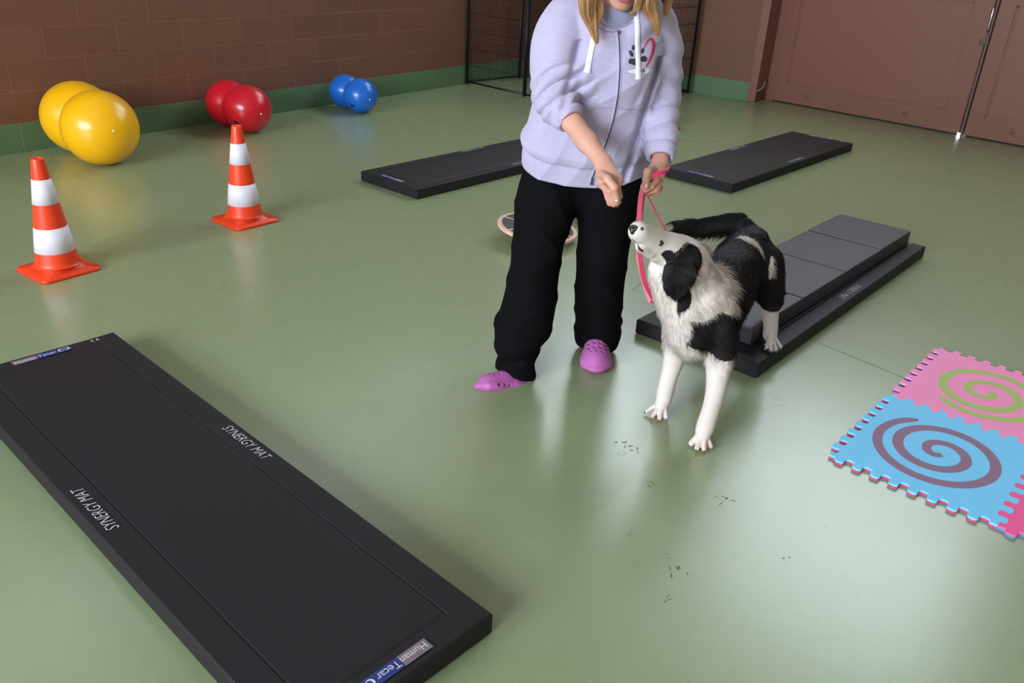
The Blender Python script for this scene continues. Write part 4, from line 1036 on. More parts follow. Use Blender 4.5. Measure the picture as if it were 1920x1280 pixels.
tr.disp(tfold)
# hems cut off above the clogs
def cutz(fz, lo, hi):
    tr.put(lambda X, Y, Z: Z-fz(X, Y), lo, hi, .004, True)
cutz(lambda X, Y: .026+.20*np.clip(2.87-Y, 0, .1)+0*X, (.17, 2.6, -.01), (.5, 3.14, .12))
tr.ell((.322, 2.86, .010), (.046, .10, .045), None, .006, True)
cutz(lambda X, Y: .037-.28*(X+.075)+.25*np.clip(2.66-Y, -.02, .1), (-.14, 2.5, -.01), (.15, 2.9, .14))
V, F = tr.mesh(1); trs = pm('trousers', V, F, trs_m)

# --- clogs
clog_m = mat('orchid_pink_foam', rgb(188, 102, 172), .5, spec=.4, noise=(12, .03)); hole_m = mat('vent_shade_plum', rgb(78, 30, 78), .8)
def clog(M, label):
    # local: toe towards -y, length .235, heel at +y, sole on z = 0
    v = Vol((-.06, -.14, -.01), (.06, .13, .11), .0018)
    v.econe((0, -.082, .018), (0, .080, .018), .050, .018, .036, .018, (1, 0, 0), .012, False, 3.0)
    v.ell((0, -.060, .020), (.054, .070, .022), None, .015)
    v.ell((0, -.045, .038), (.046, .066, .036), None, .02); v.ell((0, .005, .052), (.041, .050, .034), None, .025)
    v.econe((0, .045, .035), (0, .095, .032), .036, .025, .030, .022, (1, 0, 0), .015)
    # foot opening
    v.ell((0, .075, .075), (.031, .070, .050), None, .008, True)
    v.put(lambda X, Y, Z: Z+0*X+0*Y-.0, (-.07, -.15, -.02), (.07, .14, 0), .002, True)
    # sole groove and serrated toe rim
    def g(P): return -.0016*np.exp(-((P[:, 2]-.016)/.0016)**2)+.0008*np.sin(P[:, 0]*500)*(P[:, 1] < -.07)*np.exp(-((P[:, 2]-.008)/.006)**2)
    v.disp(g)
    holes = []
    for y, n in ((-.030, 4), (-.051, 4), (-.070, 3)):
        for i in range(n): holes.append(((i-(n-1)/2)*.0195, y))
    def top(x, y):
        i = int((x-v.lo[0])/v.h); j = int((y-v.lo[1])/v.h); c = v.D[i, j, :]; w = np.argwhere(c < 0); return v.lo[2]+w[-1][0]*v.h
    hh = [(x, y, top(x, y)) for x, y in holes]
    for x, y, z in hh: v.cone((x, y, z-.006), (x, y, z+.01), .0046, .0050, .001, True)
    sides = []
    for s in (-1, 1):
        for y, r in ((-.045, .006), (-.018, .0045), (.004, .0045)):
            z = .024
            j = int((y-v.lo[1])/v.h); k = int((z-v.lo[2])/v.h); c = v.D[:, j, k]; w = np.argwhere(c < 0); x = v.lo[0]+(w[-1][0] if s > 0 else w[0][0])*v.h
            v.cone((x-s*.006, y, z), (x+s*.008, y, z), r, r, .001, True); sides.append((x-s*.0030, y, z, r*1.15))
    V, F = v.mesh(1)
    V = (A(M.to_3x3()) @ V.T).T+A(M.translation)
    o = pm('clog', V, F, clog_m, person)
    for x, y, z in hh:  # dark discs set inside the vents, shade of the holes put into their colour
        from_py('vent_shade_disc', [M @ Vector((x+math.cos(a)*.0055, y+math.sin(a)*.0055, z-.0030))-Vector(PO) for a in [k*PI/4 for k in range(8)]], [tuple(range(8))], hole_m, o)
    for x, y, z, r in sides:
        from_py('vent_shade_disc', [M @ Vector((x, y+math.cos(a)*r*.95, z+math.sin(a)*r*.95))-Vector(PO) for a in [k*PI/4 for k in range(8)]], [tuple(range(8))], hole_m, o)
    return o
clog(Matrix.Translation((.322, 2.852, .0)) @ Matrix.Rotation(math.radians(-4), 4, 'Z') @ Matrix.Diagonal((1.04, 1.12, 1.06, 1)), '')
# raised foot: toe to the picture's left, toe tipped up, rolled outward
heel = A((0.0739, 2.6400, -0.0482)); toe = A((-0.1103, 2.5650, -0.0107)); ax = (heel-toe)/np.linalg.norm(heel-toe)
Xd = np.cross(ax, A((0.0, .75, 1.))); Xd /= np.linalg.norm(Xd); Zd = np.cross(Xd, ax)
Mc = Matrix(((Xd[0], ax[0], Zd[0], 0), (Xd[1], ax[1], Zd[1], 0), (Xd[2], ax[2], Zd[2], 0), (0, 0, 0, 1)))
midp = (heel+toe)/2
clog(Matrix.Translation(midp) @ Mc @ Matrix.Diagonal((.86, .88, .92, 1)), '')

# --- hair: wavy strands in locks
def strands(name, P, W_, C_, m, parent, base=PO, N_=None):
    # P: (n,k,3) strand points, W_: (n,k) half widths, C_: (n,k,3)
    n, k, _ = P.shape
    T = np.gradient(P, axis=1); T /= np.linalg.norm(T, axis=2, keepdims=True)+1e-9
    R0 = RNG.normal(size=(n, 1, 3)); S = np.cross(T, np.repeat(R0, k, 1)); S /= np.linalg.norm(S, axis=2, keepdims=True)+1e-9
    Lf = P-S*W_[..., None]; Rt = P+S*W_[..., None]
    V = np.stack([Lf, Rt], 2).reshape(-1, 3)-A(base); C = np.repeat(C_[:, :, None, :], 2, 2).reshape(-1, 3)
    b = (np.arange(n)*k*2)[:, None]+np.arange(k-1)[None]*2; b = b.reshape(-1)
    F = np.stack([b, b+1, b+3, b+2], 1)
    NN = None if N_ is None else np.repeat(np.repeat(N_[:, None, :], k*2, 1).reshape(-1, 3), 1, 0)
    return np_mesh(name, V, F, m, parent, colors=C, normals=NN)
def strand_mat(name, rough, spec):
    # strands take the shading direction of the surface they grow from
    m = mat(name, (1, 1, 1), rough, spec=spec, attr='Col'); nt = m.node_tree; b = nt.nodes['Principled BSDF']
    a = nt.nodes.new('ShaderNodeAttribute'); a.attribute_name = 'Nrm'; g = nt.nodes.new('ShaderNodeNewGeometry')
    s1 = nt.nodes.new('ShaderNodeVectorMath'); s1.operation = 'DOT_PRODUCT'; nt.links.new(g.outputs['Normal'], s1.inputs[0]); nt.links.new(a.outputs['Vector'], s1.inputs[1])
    sg = nt.nodes.new('ShaderNodeMath'); sg.operation = 'SIGN'; nt.links.new(s1.outputs['Value'], sg.inputs[0])
    s2 = nt.nodes.new('ShaderNodeVectorMath'); s2.operation = 'SCALE'; nt.links.new(g.outputs['Normal'], s2.inputs[0]); nt.links.new(sg.outputs[0], s2.inputs['Scale'])
    s3 = nt.nodes.new('ShaderNodeVectorMath'); s3.operation = 'MULTIPLY_ADD'; s3.inputs[1].default_value = (.30, .30, .30); nt.links.new(s2.outputs[0], s3.inputs[0]); nt.links.new(a.outputs['Vector'], s3.inputs[2])
    s4 = nt.nodes.new('ShaderNodeVectorMath'); s4.operation = 'NORMALIZE'; nt.links.new(s3.outputs[0], s4.inputs[0]); nt.links.new(s4.outputs[0], b.inputs['Normal'])
    # hair lets light through
    tl = nt.nodes.new('ShaderNodeBsdfTranslucent'); c = [n for n in nt.nodes if n.type == 'ATTRIBUTE' and n.attribute_name == 'Col'][0]
    nt.links.new(c.outputs['Color'], tl.inputs['Color']); nt.links.new(s4.outputs[0], tl.inputs['Normal'])
    mx_ = nt.nodes.new('ShaderNodeMixShader'); mx_.inputs[0].default_value = .45
    nt.links.new(b.outputs[0], mx_.inputs[1]); nt.links.new(tl.outputs[0], mx_.inputs[2]); nt.links.new(mx_.outputs[0], [n for n in nt.nodes if n.type == 'OUTPUT_MATERIAL'][0].inputs[0])
    return m
hair_m = mat('strand_colour', (1, 1, 1), .45, spec=.4, attr='Col')
def lock(path, wid, n, col0, col1, wave=.0075, k=14):
    Pth = A(spline([A(q) for q in path], 6)); tt = np.linspace(0, len(Pth)-1, k); i0 = np.minimum(tt.astype(int), len(Pth)-2); f = (tt-i0)[:, None]
    ctr = Pth[i0]*(1-f)+Pth[i0+1]*f; t = np.linspace(0, 1, k)
    wv = np.interp(t, np.linspace(0, 1, len(wid)), wid)
    off = RNG.normal(size=(n, 2)); off /= np.maximum(1, np.linalg.norm(off, axis=1, keepdims=True)/1.5); off *= .62
    ln = RNG.uniform(.75, 1.0, n)
    P = np.repeat(ctr[None], n, 0)
    tl = t[None]*ln[:, None]
    ii = tl*(k-1); a = np.minimum(ii.astype(int), k-2); ff = (ii-a)[..., None]; P = ctr[a]*(1-ff)+ctr[a+1]*ff
    ww = wv[a]*(1-ff[..., 0])+wv[np.minimum(a+1, k-1)]*ff[..., 0]
    ph = RNG.uniform(0, 1.2, n)[:, None]
    P = P+np.stack([off[:, :1]*ww+wave*np.sin(tl*9+ph)*.6, off[:, 1:]*ww*.7+wave*.6*np.cos(tl*8+ph), np.zeros_like(tl)], 2)
    W_ = np.full((n, k), .0006)*(1-.75*t[None]**3)
    mix = RNG.uniform(0, 1, (n, 1, 1))**1.3; sh = 1+.12*np.sin(tl*7+ph*2)[..., None]
    C_ = (A(col0)*(1-mix)+A(col1)*mix)*np.ones((n, k, 1))*sh
    return P, W_, C_
h_lt, h_dk = rgb(216, 172, 116), rgb(146, 98, 56)
locks = []
HT0 = HP(-.03, 0, .12)
for path, wid, n in (
    ([HP(.03, -.055, .085), (0.1389, 2.6600, 1.3552), (0.1675, 2.6550, 1.2924), (0.1726, 2.6400, 1.2427), (0.1841, 2.6350, 1.1994), (0.2052, 2.6350, 1.1600)], [.012, .026, .031, .026, .016, .003], 4200),
    ([HP(.02, -.065, .06), (0.1654, 2.6800, 1.3486), (0.1919, 2.6600, 1.2860), (0.2011, 2.6500, 1.2477), (0.1961, 2.6400, 1.2099)], [.012, .020, .017, .012, .004], 1400),
    ([HP(.03, .055, .085), (0.3476, 2.6600, 1.3727), (0.3517, 2.6550, 1.3089), (0.3473, 2.6400, 1.2662), (0.3655, 2.6350, 1.2280), (0.3796, 2.6350, 1.1901)], [.012, .024, .030, .026, .015, .003], 3600),
    ([HP(.02, .06, .08), (0.3824, 2.7200, 1.3579), (0.3999, 2.7300, 1.3069), (0.4102, 2.7300, 1.2776), (0.4071, 2.7200, 1.2406)], [.012, .022, .024, .016, .004], 1400),
    ([HP(.05, .045, .05), (0.3044, 2.6300, 1.3436), (0.3165, 2.6250, 1.2875), (0.3035, 2.6200, 1.2612), (0.2871, 2.6250, 1.2454)], [.012, .014, .012, .008, .002], 1000),
    ([HP(-.09, -.03, .07), (.19, 2.86, 1.36), (.18, 2.90, 1.26), (.18, 2.92, 1.16)], [.04, .045, .04, .01], 1700),
    ([HP(-.09, .03, .07), (.34, 2.86, 1.36), (.35, 2.90, 1.26), (.35, 2.92, 1.16)], [.04, .045, .04, .01], 1700)):
    locks.append(lock([A(q) for q in path], wid, n, h_dk, h_lt))
# scalp cover, strands combed from the parting
n = 5000; k = 14
th = RNG.uniform(0, 1, n); sdv = RNG.choice([-1, 1], n); par = HP(0, 0, 0)
fwv, sv, uv = HR[1], HR[0], HR[2]
f0 = RNG.uniform(-.09, .075, n); ang = np.linspace(0, 1, k)
lat = ang[None]*RNG.uniform(1.2, 2.3, (n, 1)); el = np.sqrt(np.maximum(0, 1-(f0/.108)**2))
f_ = f0[:, None]*(1+.0*lat)
x_ = sdv[:, None]*np.sin(lat)*el[:, None]*.083; z_ = .030+np.cos(lat)*el[:, None]*.097
P = HC[None, None]+fwv*(f_[..., None]-.012)+sv*x_[..., None]+uv*z_[..., None]+RNG.normal(size=(n, 1, 3))*.002
mix = RNG.uniform(0, 1, (n, 1, 1)); locks.append((P, np.full((n, k), .0010), (A(h_dk)*(1-mix)+A(h_lt)*mix)*np.ones((n, k, 1))))
strands('hair', np.concatenate([q[0] for q in locks]), np.concatenate([q[1] for q in locks]), np.concatenate([q[2] for q in locks]), hair_m, person)
# ------------------------------------------------------------------ the dog
DU = A((.553, .833, 0)); DS = A((.833, -.553, 0))                 # body axis towards the rump, side towards the dog's left
C1, C2, C3, C4 = A((.608, 2.475, .362)), A((.675, 2.605, .372)), A((.775, 2.80, .392)), A((.855, 2.965, .415))
SK = A((0.5144, 2.4700, 0.5673)); MZ0 = A((0.4466, 2.4200, 0.6128)); MZ1 = A((0.3630, 2.3550, 0.6675)); NOSE = A((0.3335, 2.3280, 0.6945))
HF_ = NOSE-SK; HF_ /= np.linalg.norm(HF_)
HU = A((-.10, .28, 1.)); HU -= HF_*(HU@HF_); HU /= np.linalg.norm(HU); HS = np.cross(HF_, HU)      # HS: side of the head
if HS@A((0, -1, 0)) < 0: HS = -HS                                  # towards the camera = the dog's left side
HR_ = A([HF_, HU, HS])
DO = A((.75, 2.7, 0))
dv = Vol((.26, 2.16, -.004), (1.14, 3.26, .82), .0034)
dv.loft([(C1-DU*.055+A((0, 0, -.005)), .058, .070), (C1, .082, .108), (C2, .095, .118), ((C2+C3)/2+A((0, 0, .008)), .090, .105), (C3+A((0, 0, .015)), .074, .080), (C4, .074, .082), (C4+DU*.055+A((0, 0, -.005)), .052, .065)], DS, .03, 4)
# neck
N0, N1, N2 = A((0.5302, 2.4900, 0.5250)), A((0.5727, 2.5000, 0.4413)), A((0.6080, 2.5100, 0.3543))
dv.chain([(SK, .052), (N0, .064), (N1, .076), (N2, .088), (C1+A((.015, .02, .02)), .088)], .035, 4)
dv.chain([(A((0.4383, 2.4350, 0.5408)), .026), (A((0.4970, 2.4400, 0.4528)), .044), (A((0.5442, 2.4300, 0.3679)), .052), (A((0.5786, 2.4300, 0.2945)), .050)], .04, 3)
# head
dv.ell(SK, (.062, .050, .056), HR_, .02)
dv.ell(SK+HF_*.02+HU*.022, (.050, .032, .044), HR_, .02)
dv.chain([(SK*.45+MZ0*.55, .044), (MZ0, .036), (MZ1+HU*.002, .0235), (NOSE-HF_*.022, .0165)], .022, 4)
dv.chain([(SK-HU*.020, .040), (A((0.4423, 2.4250, 0.5762)), .026), (A((0.3816, 2.3700, 0.6184)), .0165), (A((0.3621, 2.3520, 0.6321)), .0135)], .012, 3)
for s in (-1, 1): dv.ell(SK+HF_*.055+HS*s*.034+HU*.016, (.016, .010, .012), HR_, .012)
# ears hang
E1 = [A((0.5128, 2.4120, 0.5714)), A((0.4941, 2.3750, 0.5585)), A((0.4885, 2.3580, 0.5217)), A((0.5019, 2.3620, 0.4753))]
for (p, q), (wa, wb) in zip(zip(E1, E1[1:]), ((.026, .054), (.054, .048), (.048, .032))): dv.econe(p, q, wa, .012, wb, .010, (1, .25, 0), .008)
E2 = [A((0.5633, 2.5100, 0.5874)), A((0.5889, 2.5300, 0.5639)), A((0.6041, 2.5400, 0.5321))]
for (p, q), (wa, wb) in zip(zip(E2, E2[1:]), ((.020, .026), (.026, .012))): dv.econe(p, q, wa, .010, wb, .008, (1, .6, 0), .012)
# front legs
LF = [(A((0.6567, 2.4300, 0.3221)), .056), (A((0.6690, 2.4100, 0.2621)), .042), (A((0.6693, 2.3850, 0.2074)), .0290), (A((0.6567, 2.3450, 0.1506)), .0240), (A((0.6374, 2.3020, 0.0899)), .0205), (A((0.6284, 2.2850, 0.0500)), .0195)]
RF = [(A((0.5522, 2.5000, 0.3170)), .052), (A((0.5454, 2.5000, 0.2384)), .034), (A((0.5380, 2.4900, 0.1630)), .0240), (A((0.5281, 2.4750, 0.0991)), .0200), (A((0.5207, 2.4650, 0.0485)), .0190)]
dv.ell(A((0.6468, 2.4250, 0.3352)), (.050, .055, .065), None, .03); dv.chain(LF, .02, 4); dv.chain(RF, .02, 4)
dv.chain([(A((0.6905, 2.4300, 0.2396)), .026), (A((0.7034, 2.4500, 0.2496)), .022)], .02)
def paw(wrist, tips, hz=.016, z0=0):
    w = A(wrist); c = sum(A(t) for t in tips)/len(tips); m = w*.35+c*.65; m[2] = z0+.024
    dv.chain([(w, .0205), (w*.5+m*.5+A((0, 0, .003)), .0215)], .012)
    for i, t in enumerate(tips):
        t = A(t); k = w*.45+t*.55; k[2] = z0+.030; b = w*.75+t*.25; b[2] = max(b[2]*.8, z0+.034)
        dv.chain([(b, .0100), (k, .0098), (t+A((0, 0, .000)), .0088)], .002)
    dv.ell(A((*(m*.8+w*.2)[:2], z0+.012)), (.018, .018, .010), None, .006)
RT = [(0.4692, 2.4522, 0.0130), (0.4831, 2.4190, 0.0130), (0.5053, 2.4110, 0.0130), (0.5285, 2.4237, 0.0130)]
LT = [(0.5898, 2.2668, 0.0130), (0.6022, 2.2404, 0.0130), (0.6235, 2.2364, 0.0130), (0.6476, 2.2571, 0.0130)]
paw(RF[-1][0], RT); paw(LF[-1][0], LT)
# hind legs: the dog's left stands on the ledge of the mat, the right on the pad
MZT = .0665
LH = [(A((.905, 2.94, .395)), .074), (A((.935, 2.915, .320)), .054), (A((.970, 2.935, .245)), .034), (A((0.9916, 3.0000, 0.1972)), .0240), (A((0.9929, 2.9750, 0.1450)), .0215), (A((0.9966, 2.9450, 0.0953)), .0220)]
dv.chain(LH, .022, 4)
HT_ = [(0.9673, 2.8649, 0.0780), (0.9793, 2.8483, 0.0780), (0.9993, 2.8553, 0.0780), (1.0222, 2.8808, 0.0780)]
paw(LH[-1][0], HT_, z0=MZT)
PADT = .1385
RH = [(A((.835, 3.00, .385)), .080), (A((.800, 3.00, .305)), .060), (A((.795, 3.05, .262)), .040), (A((.845, 3.13, .245)), .025), (A((.842, 3.118, .200)), .021), (A((.836, 3.10, .170)), .021)]
dv.chain(RH, .022, 4)
paw(RH[-1][0], [(.800, 3.075, PADT+.012), (.812, 3.062, PADT+.012), (.828, 3.056, PADT+.012), (.842, 3.060, PADT+.012)], z0=PADT)
# tail swung out to the side
TL = [A((.885, 3.04, .455)), A((0.8321, 3.1000, 0.4876)), A((0.7702, 3.1300, 0.4635)), A((0.7021, 3.1400, 0.4455)), A((0.6258, 3.1200, 0.4477)), A((0.5966, 3.1100, 0.4537))]
dv.chain(list(zip(TL, (.036, .030, .028, .027, .022, .012))), .02, 3)
def dfold(P): return .0025*vnoise(P, 40, 31)
dv.disp(dfold)
DV, DF = dv.mesh(1)
def hit(p):          # where the line of sight through p meets the coat
    o = A((0, 0, CAMH)); d = A(p)-o; L_ = np.linalg.norm(d); d = d/L_
    for t in np.arange(L_-.25, L_+.25, .001):
        q = o+d*t; i = tuple(((q-dv.lo)/dv.h).astype(int))
        if all(0 <= i[j] < dv.n[j] for j in range(3)) and dv.D[i] < .0: return q
    return A(p)
EYES = [hit((0.4321, 2.4000, 0.6292))]; EYES.append(EYES[0]-HS*2*((EYES[0]-SK)@HS))
HIT1, HIT2, HIT3 = hit((0.8521, 2.9300, 0.4750)), hit((0.9439, 2.9300, 0.3804)), hit((0.7471, 2.9300, 0.3857))
LIPL = [hit(q) for q in ((0.3287, 2.3250, 0.6660), (0.3398, 2.3250, 0.6503), (0.3550, 2.3350, 0.6361), (0.3688, 2.3450, 0.6217))]; SPOT = hit((0.3617, 2.3500, 0.6872))
W_, K_ = A((.745, .66, .61)), A((.016, .014, .015))
def seg_d(P, a, b): 
    ab = b-a; t = np.clip((P-a)@ab/(ab@ab), 0, 1); return np.linalg.norm(P-(a+t[:, None]*ab), axis=1)
def dogwhite(P):
    a = (P-C1)@DU; s = (P-C1)@DS; z = P[:, 2]; n = .012*vnoise(P, 55, 41)
    w = (a+n < .035)&(z > .05)
    w |= (seg_d(P, SK, N0) < .12+n)&(a < .12)
    w |= (seg_d(P, N0, A((0.6068, 2.5200, 0.4443))) < .105+n*1.3)&(a < .12)
    w &= ~((s > -.012+n)&(z < .402+n*1.5)&(z > .270+np.maximum(0, .10-s)*.5+n*.5)&(a > -.13))
    # black shoulder patch on the dog's left
    w |= (z < .262+n*.6)&(a < .22)&(P[:, 1] < 2.56)
    w |= (z < .205+n*.5)&(P[:, 1] > 2.80)
    # flashes on the rump and thighs
    r1 = HIT1; w |= (np.abs((P-r1)@DU-.25*((P-r1)@DS)+n*1.2) < .020*(1.1-np.abs((P-r1)@DS)/.06))&(np.abs((P-r1)@DS) < .055)&(z > .40)
    r2 = HIT2; q = P-r2; w |= (np.sqrt((q[:, 0]/.009)**2+(q[:, 1]/.05)**2+(q[:, 2]/.045)**2)+n*8 < 1)
    r3 = HIT3; q = P-r3; w |= (np.sqrt((q[:, 0]/.018)**2+(q[:, 1]/.05)**2+(q[:, 2]/.028)**2)+n*8 < 1)
    # ears and cheek patch
    for E, r in ((E1, .050), (E2, .030)):
        for p, q in zip(E, E[1:]): w &= ~((seg_d(P, p, q) < r*1.15+n*.4)&((P-SK)@HS > .020 if E is E1 else (P[:, 1] > 2.50)&((P-SK)@HF_ < -.01)&((P-SK)@HS < -.02)))
    ck = A((0.4501, 2.4000, 0.5894)); q = P-ck; w &= ~((np.sqrt((q[:, 0]/.026)**2+(q[:, 1]/.07)**2+(q[:, 2]/.032)**2)+n*3 < 1)&((P-SK)@HS > .012))
    ck = A((0.4601, 2.4000, 0.5381)); q = P-ck; w &= ~((np.sqrt((q[:, 0]/.034)**2+(q[:, 1]/.07)**2+(q[:, 2]/.050)**2)+n*4 < 1)&((P-SK)@HS > .012))
    # tail: black with a pale tip
    t = (seg_d(P, TL[1], TL[4]) < .07)&(P[:, 1] > 3.0)&(z > .38); w &= ~t
    w |= (np.linalg.norm(P-TL[-1]+A((.012, 0, 0)), axis=1) < .018+n*.5)
    return w
def dogcol(P):
    w = dogwhite(P)[:, None]; c = np.where(w, W_*(1+.03*vnoise(P, 30, 2)[:, None]), K_)
    cream = np.exp(-((P[:, 2]-.45)/.05)**2)[:, None]*w*.6; c = c*(1-cream*.5)+cream*.5*A((.86, .76, .64))
    pinkish = (1-sm(.0, .055, P[:, 2]))[:, None]*w*.55; c = c*(1-pinkish)+pinkish*A((.70, .50, .43))
    lipl = LIPL
    for p, q in zip(lipl, lipl[1:]):
        m = (seg_d(P*A((1, .25, 1)), p*A((1, .25, 1)), q*A((1, .25, 1))) < .0052)[:, None]&((P-SK)@HS > -.01)[:, None]; c = np.where(m, A((.05, .035, .04)), c)
    c = np.where((np.linalg.norm(P-SPOT, axis=1) < .006)[:, None], A((.05, .035, .04)), c)
    for e in EYES:
        m = (np.linalg.norm(P-e, axis=1) < .0095)[:, None]; c = np.where(m, A((.03, .02, .022)), c)
    return c
dskin = mat('dog_coat', (1, 1, 1), .75, spec=.25, attr='Col')
dog = empty('dog', tuple(DO)); tag(dog, 'black and white young dog raising its muzzle towards the hand of the woman', 'dog')
dbody = np_mesh('body', A(DV)-DO, DF, dskin, dog, colors=dogcol(DV))
# nose, eye, claws
nv = Vol(tuple(NOSE-.03), tuple(NOSE+.03), .0016)
nv.ell(NOSE, (.0115, .0105, .0155), HR_, .004); nv.ell(NOSE-HU*.010+HF_*.001, (.009, .009, .007), HR_, .004)
for s in (-1, 1): nv.ell(NOSE+HF_*.010+HS*s*.0075-HU*.001, (.006, .0035, .0042), HR_, .002, True); nv.ell(NOSE+HS*s*.015-HU*.002, (.005, .0028, .003), HR_, .002, True)
V, F = nv.mesh(1); np_mesh('nose', V-DO, F, mat('wet_black_nose', rgb(34, 28, 34), .3, spec=.6, bump=(500, .3, .001)), dog)
for ep in EYES:
    c = ep-HS*(.0035 if (ep-SK)@HS > 0 else -.0035)
    lathe('eye', [(0, .0082)]+[(.0082*math.sin(a), .0082*math.cos(a)) for a in np.linspace(.3, 2.85, 9)]+[(0, -.0082)], mat('dog_eye', rgb(30, 20, 18), .05, spec=.8, coat=1), dog, 20, Matrix.Translation(Vector(c-DO)))
claw_m = mat('claw_horn', rgb(92, 78, 76), .4)
for T in (RT, LT, HT_):
    w = A({id(RT): RF[-1][0], id(LT): LF[-1][0], id(HT_): LH[-1][0]}[id(T)])
    for t in T:
        t = A(t); d = t-w; d[2] = 0; d /= np.linalg.norm(d); z0 = t[2]-.013
        tube_obj('claw', [tuple(t+d*.005-DO), tuple(t+d*.0085-A((0, 0, .004))-DO), tuple(t+d*.0100-A((0, 0, .009))-DO)], [.0026, .0020, .0006], claw_m, dog, 7)
# coat
Nrm, Ar = grad_normals(DV, DF)
def coat(n, seed, sel=None, lmul=1.0):
    r = np.random.default_rng(seed); cum = np.cumsum(Ar/Ar.sum()); fi = np.searchsorted(cum, r.uniform(0, 1, n)); fi = np.minimum(fi, len(DF)-1)
    q = DF[fi]; u = r.uniform(0, 1, (n, 1)); v = r.uniform(0, 1, (n, 1))
    P = (DV[q[:, 0]]*(1-u)+DV[q[:, 1]]*u)*(1-v)+(DV[q[:, 3]]*(1-u)+DV[q[:, 2]]*u)*v; N = Nrm[q[:, 0]]
    w = dogwhite(P); a = (P-C1)@DU; z = P[:, 2]
    dh = np.linalg.norm(P-SK, axis=1); hf = (P-SK)@HF_; head = (seg_d(P, SK, NOSE) < .085)&(hf > -.035)
    tail = (P[:, 1] > 3.02)&(seg_d(P, TL[1], TL[5]) < .05)&(z > .40)
    neck = ((seg_d(P, N0, N2) < .15)|(seg_d(P, N2, C1-A((0, 0, .03))) < .12))&~head&(a < .12)
    ear = np.zeros(n, bool)
    for p, q_ in zip(E1, E1[1:]): ear |= (seg_d(P, p, q_) < .062)&((P-SK)@HS > .040)
    legs = (z < .29)&~neck
    flow = np.tile(DU*.9+A((0, 0, -.45)), (n, 1))
    flow[legs] = A((0, 0, -1.)); flow[neck] = A((.30, .25, -.85)); flow[head] = -HF_; flow[ear] = A((-.08, 0, -1.))
    tl = TL[4]-TL[1]; tl /= np.linalg.norm(tl); flow[tail] = tl*.9+A((0, 0, -.35))
    L_ = np.full(n, .017); L_[legs] = .006+.012*sm(.15, .29, z[legs]); L_[neck] = .017+.020*sm(-.02, .06, a[neck]); L_[head] = .007; L_[ear] = .014; L_[tail] = .030
    L_[(z < .075)&(P[:, 1] < 2.6)] = .0035; L_[(z < .15)&(P[:, 1] > 2.8)] = .005
    thigh = (a > .35)&(z < .42)&(z > .22); L_[thigh] = .020; L_[(z < .26)&(P[:, 1] > 2.7)] = .010; L_[neck&(z < .36)] = .020
    L_ *= r.uniform(.6, 1.2, n)*lmul
    T = flow-N*np.sum(flow*N, 1)[:, None]; T /= np.linalg.norm(T, axis=1)[:, None]+1e-6
    lift = np.full((n, 1), .32); lift[neck] = .24; lift[legs] = .12; lift[head] = .16; lift[tail] = .5; lift[ear] = .12
    # clumps: neighbouring hairs lean the same way
    cl = np.stack([vnoise(P, 70, 51), vnoise(P, 70, 52), vnoise(P, 70, 53)], 1)*.17+np.stack([vnoise(P, 190, 54), vnoise(P, 190, 55), vnoise(P, 190, 56)], 1)*.14
    D1 = T+N*lift+cl+r.normal(size=(n, 3))*.13; D1 /= np.linalg.norm(D1, axis=1)[:, None]
    k = 4; t = np.linspace(0, 1, k)[None, :, None]
    droop = A((0, 0, -1.))[None, None]*t**2*.35*(L_>.015)[:, None, None]
    X = P[:, None]-N[:, None]*.001+(D1[:, None]*t+droop)*L_[:, None, None]
    keep = X[:, :, 2].min(1) > .001; base = dogcol(P)
    wd = np.where(L_ > .02, .00055, .0005)[:, None]*(1-.85*t[:, :, 0]**2)
    cc = np.where(w[:, None], np.minimum(base*1.22, .95), base)[:, None]*(1+.07*(r.uniform(-1, 1, (n, 1, 1))))*np.ones((1, k, 1)); cc = np.where(w[:, None, None], cc, cc+.010*r.uniform(0, 1, (n, 1, 1))*t)
    return X[keep], wd[keep], cc[keep], N[keep]
fx, fw_, fc, fn_ = coat(110000, 5)
strands('coat', fx, fw_, np.clip(fc, 0, 1), strand_mat('dog_hair', .55, .25), dbody, base=DO, N_=fn_)

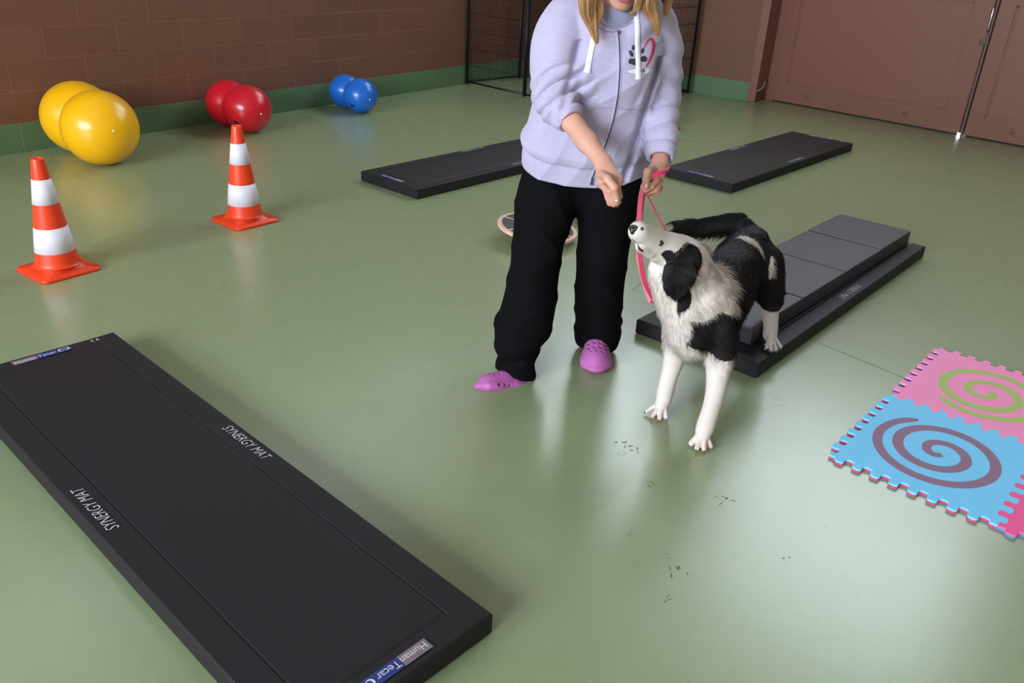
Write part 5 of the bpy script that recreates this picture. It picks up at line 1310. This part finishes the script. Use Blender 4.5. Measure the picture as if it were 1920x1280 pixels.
# ------------------------------------------------------------------ leash
lpink = mat('pink_webbing', rgb(192, 46, 86), .55, bump=(600, .3, .001)); lpale = mat('pale_webbing_lining', rgb(216, 130, 132), .6)
leash = empty('leash', (0.3952, 2.6200, 0.7255)); tag(leash, 'thin pink leash held by the woman, its loop hanging behind the dog muzzle', 'leash')
LO = A(leash.location)
def band(name, pts, wdir, w, th, m, parent, n=6):
    P = [A(p) for p in spline([A(q) for q in pts], n)]; bm = bmesh.new(); rings = []
    for i, p in enumerate(P):
        t = P[min(i+1, len(P)-1)]-P[max(i-1, 0)]; t /= np.linalg.norm(t); wd = A(wdir if not callable(wdir) else wdir(i/(len(P)-1)), float); wd -= t*(wd@t); wd /= np.linalg.norm(wd); nn = np.cross(t, wd)
        rings.append([bm.verts.new(tuple(p+wd*a*w/2+nn*b*th/2-LO)) for a, b in ((-1, -1), (1, -1), (1, 1), (-1, 1))])
    for a, b in zip(rings, rings[1:]):
        for k in range(4): bm.faces.new((a[k], a[(k+1) % 4], b[(k+1) % 4], b[k]))
    bm.faces.new(rings[0][::-1]); bm.faces.new(rings[-1])
    return from_bm(name, bm, m, parent)
band('handle_loop', [(0.3896, 2.6250, 0.7342), (0.3859, 2.6180, 0.7010), (0.3884, 2.6100, 0.6272), (0.4002, 2.6000, 0.5311), (0.4280, 2.6000, 0.4294), (0.4575, 2.6000, 0.3773), (0.4692, 2.6020, 0.3576), (0.4637, 2.6060, 0.3477)], lambda t: (1, -.5+.3*t, 0), .0150, .0022, lpink, leash)
band('handle_loop_lining', [(0.4637, 2.6060, 0.3477), (0.4544, 2.6120, 0.3564), (0.4286, 2.6220, 0.4168), (0.4039, 2.6300, 0.4980), (0.3970, 2.6350, 0.5923), (0.3965, 2.6320, 0.6975), (0.4014, 2.6300, 0.7265)], lambda t: (1, -.2, 0), .0125, .0020, lpale, leash)
band('lead_strap', [(0.4053, 2.6320, 0.7244), (0.4128, 2.6300, 0.7026), (0.4421, 2.6000, 0.6567), (0.4729, 2.5700, 0.6113), (0.5094, 2.5600, 0.5701), (0.5583, 2.5750, 0.5089)], (.35, -.2, .9), .0052, .0024, mat('crimson_strap', rgb(168, 44, 62), .5), leash)
band('hand_wrap', [(0.4173, 2.6000, 0.7737), (0.4195, 2.5920, 0.7879), (0.4335, 2.5900, 0.7943), (0.4511, 2.6000, 0.7977), (0.4655, 2.6300, 0.7975), (0.4668, 2.6600, 0.7950)], (.1, -.3, 1), .013, .0035, mat('glossy_pink_band', rgb(232, 44, 110), .3), leash)
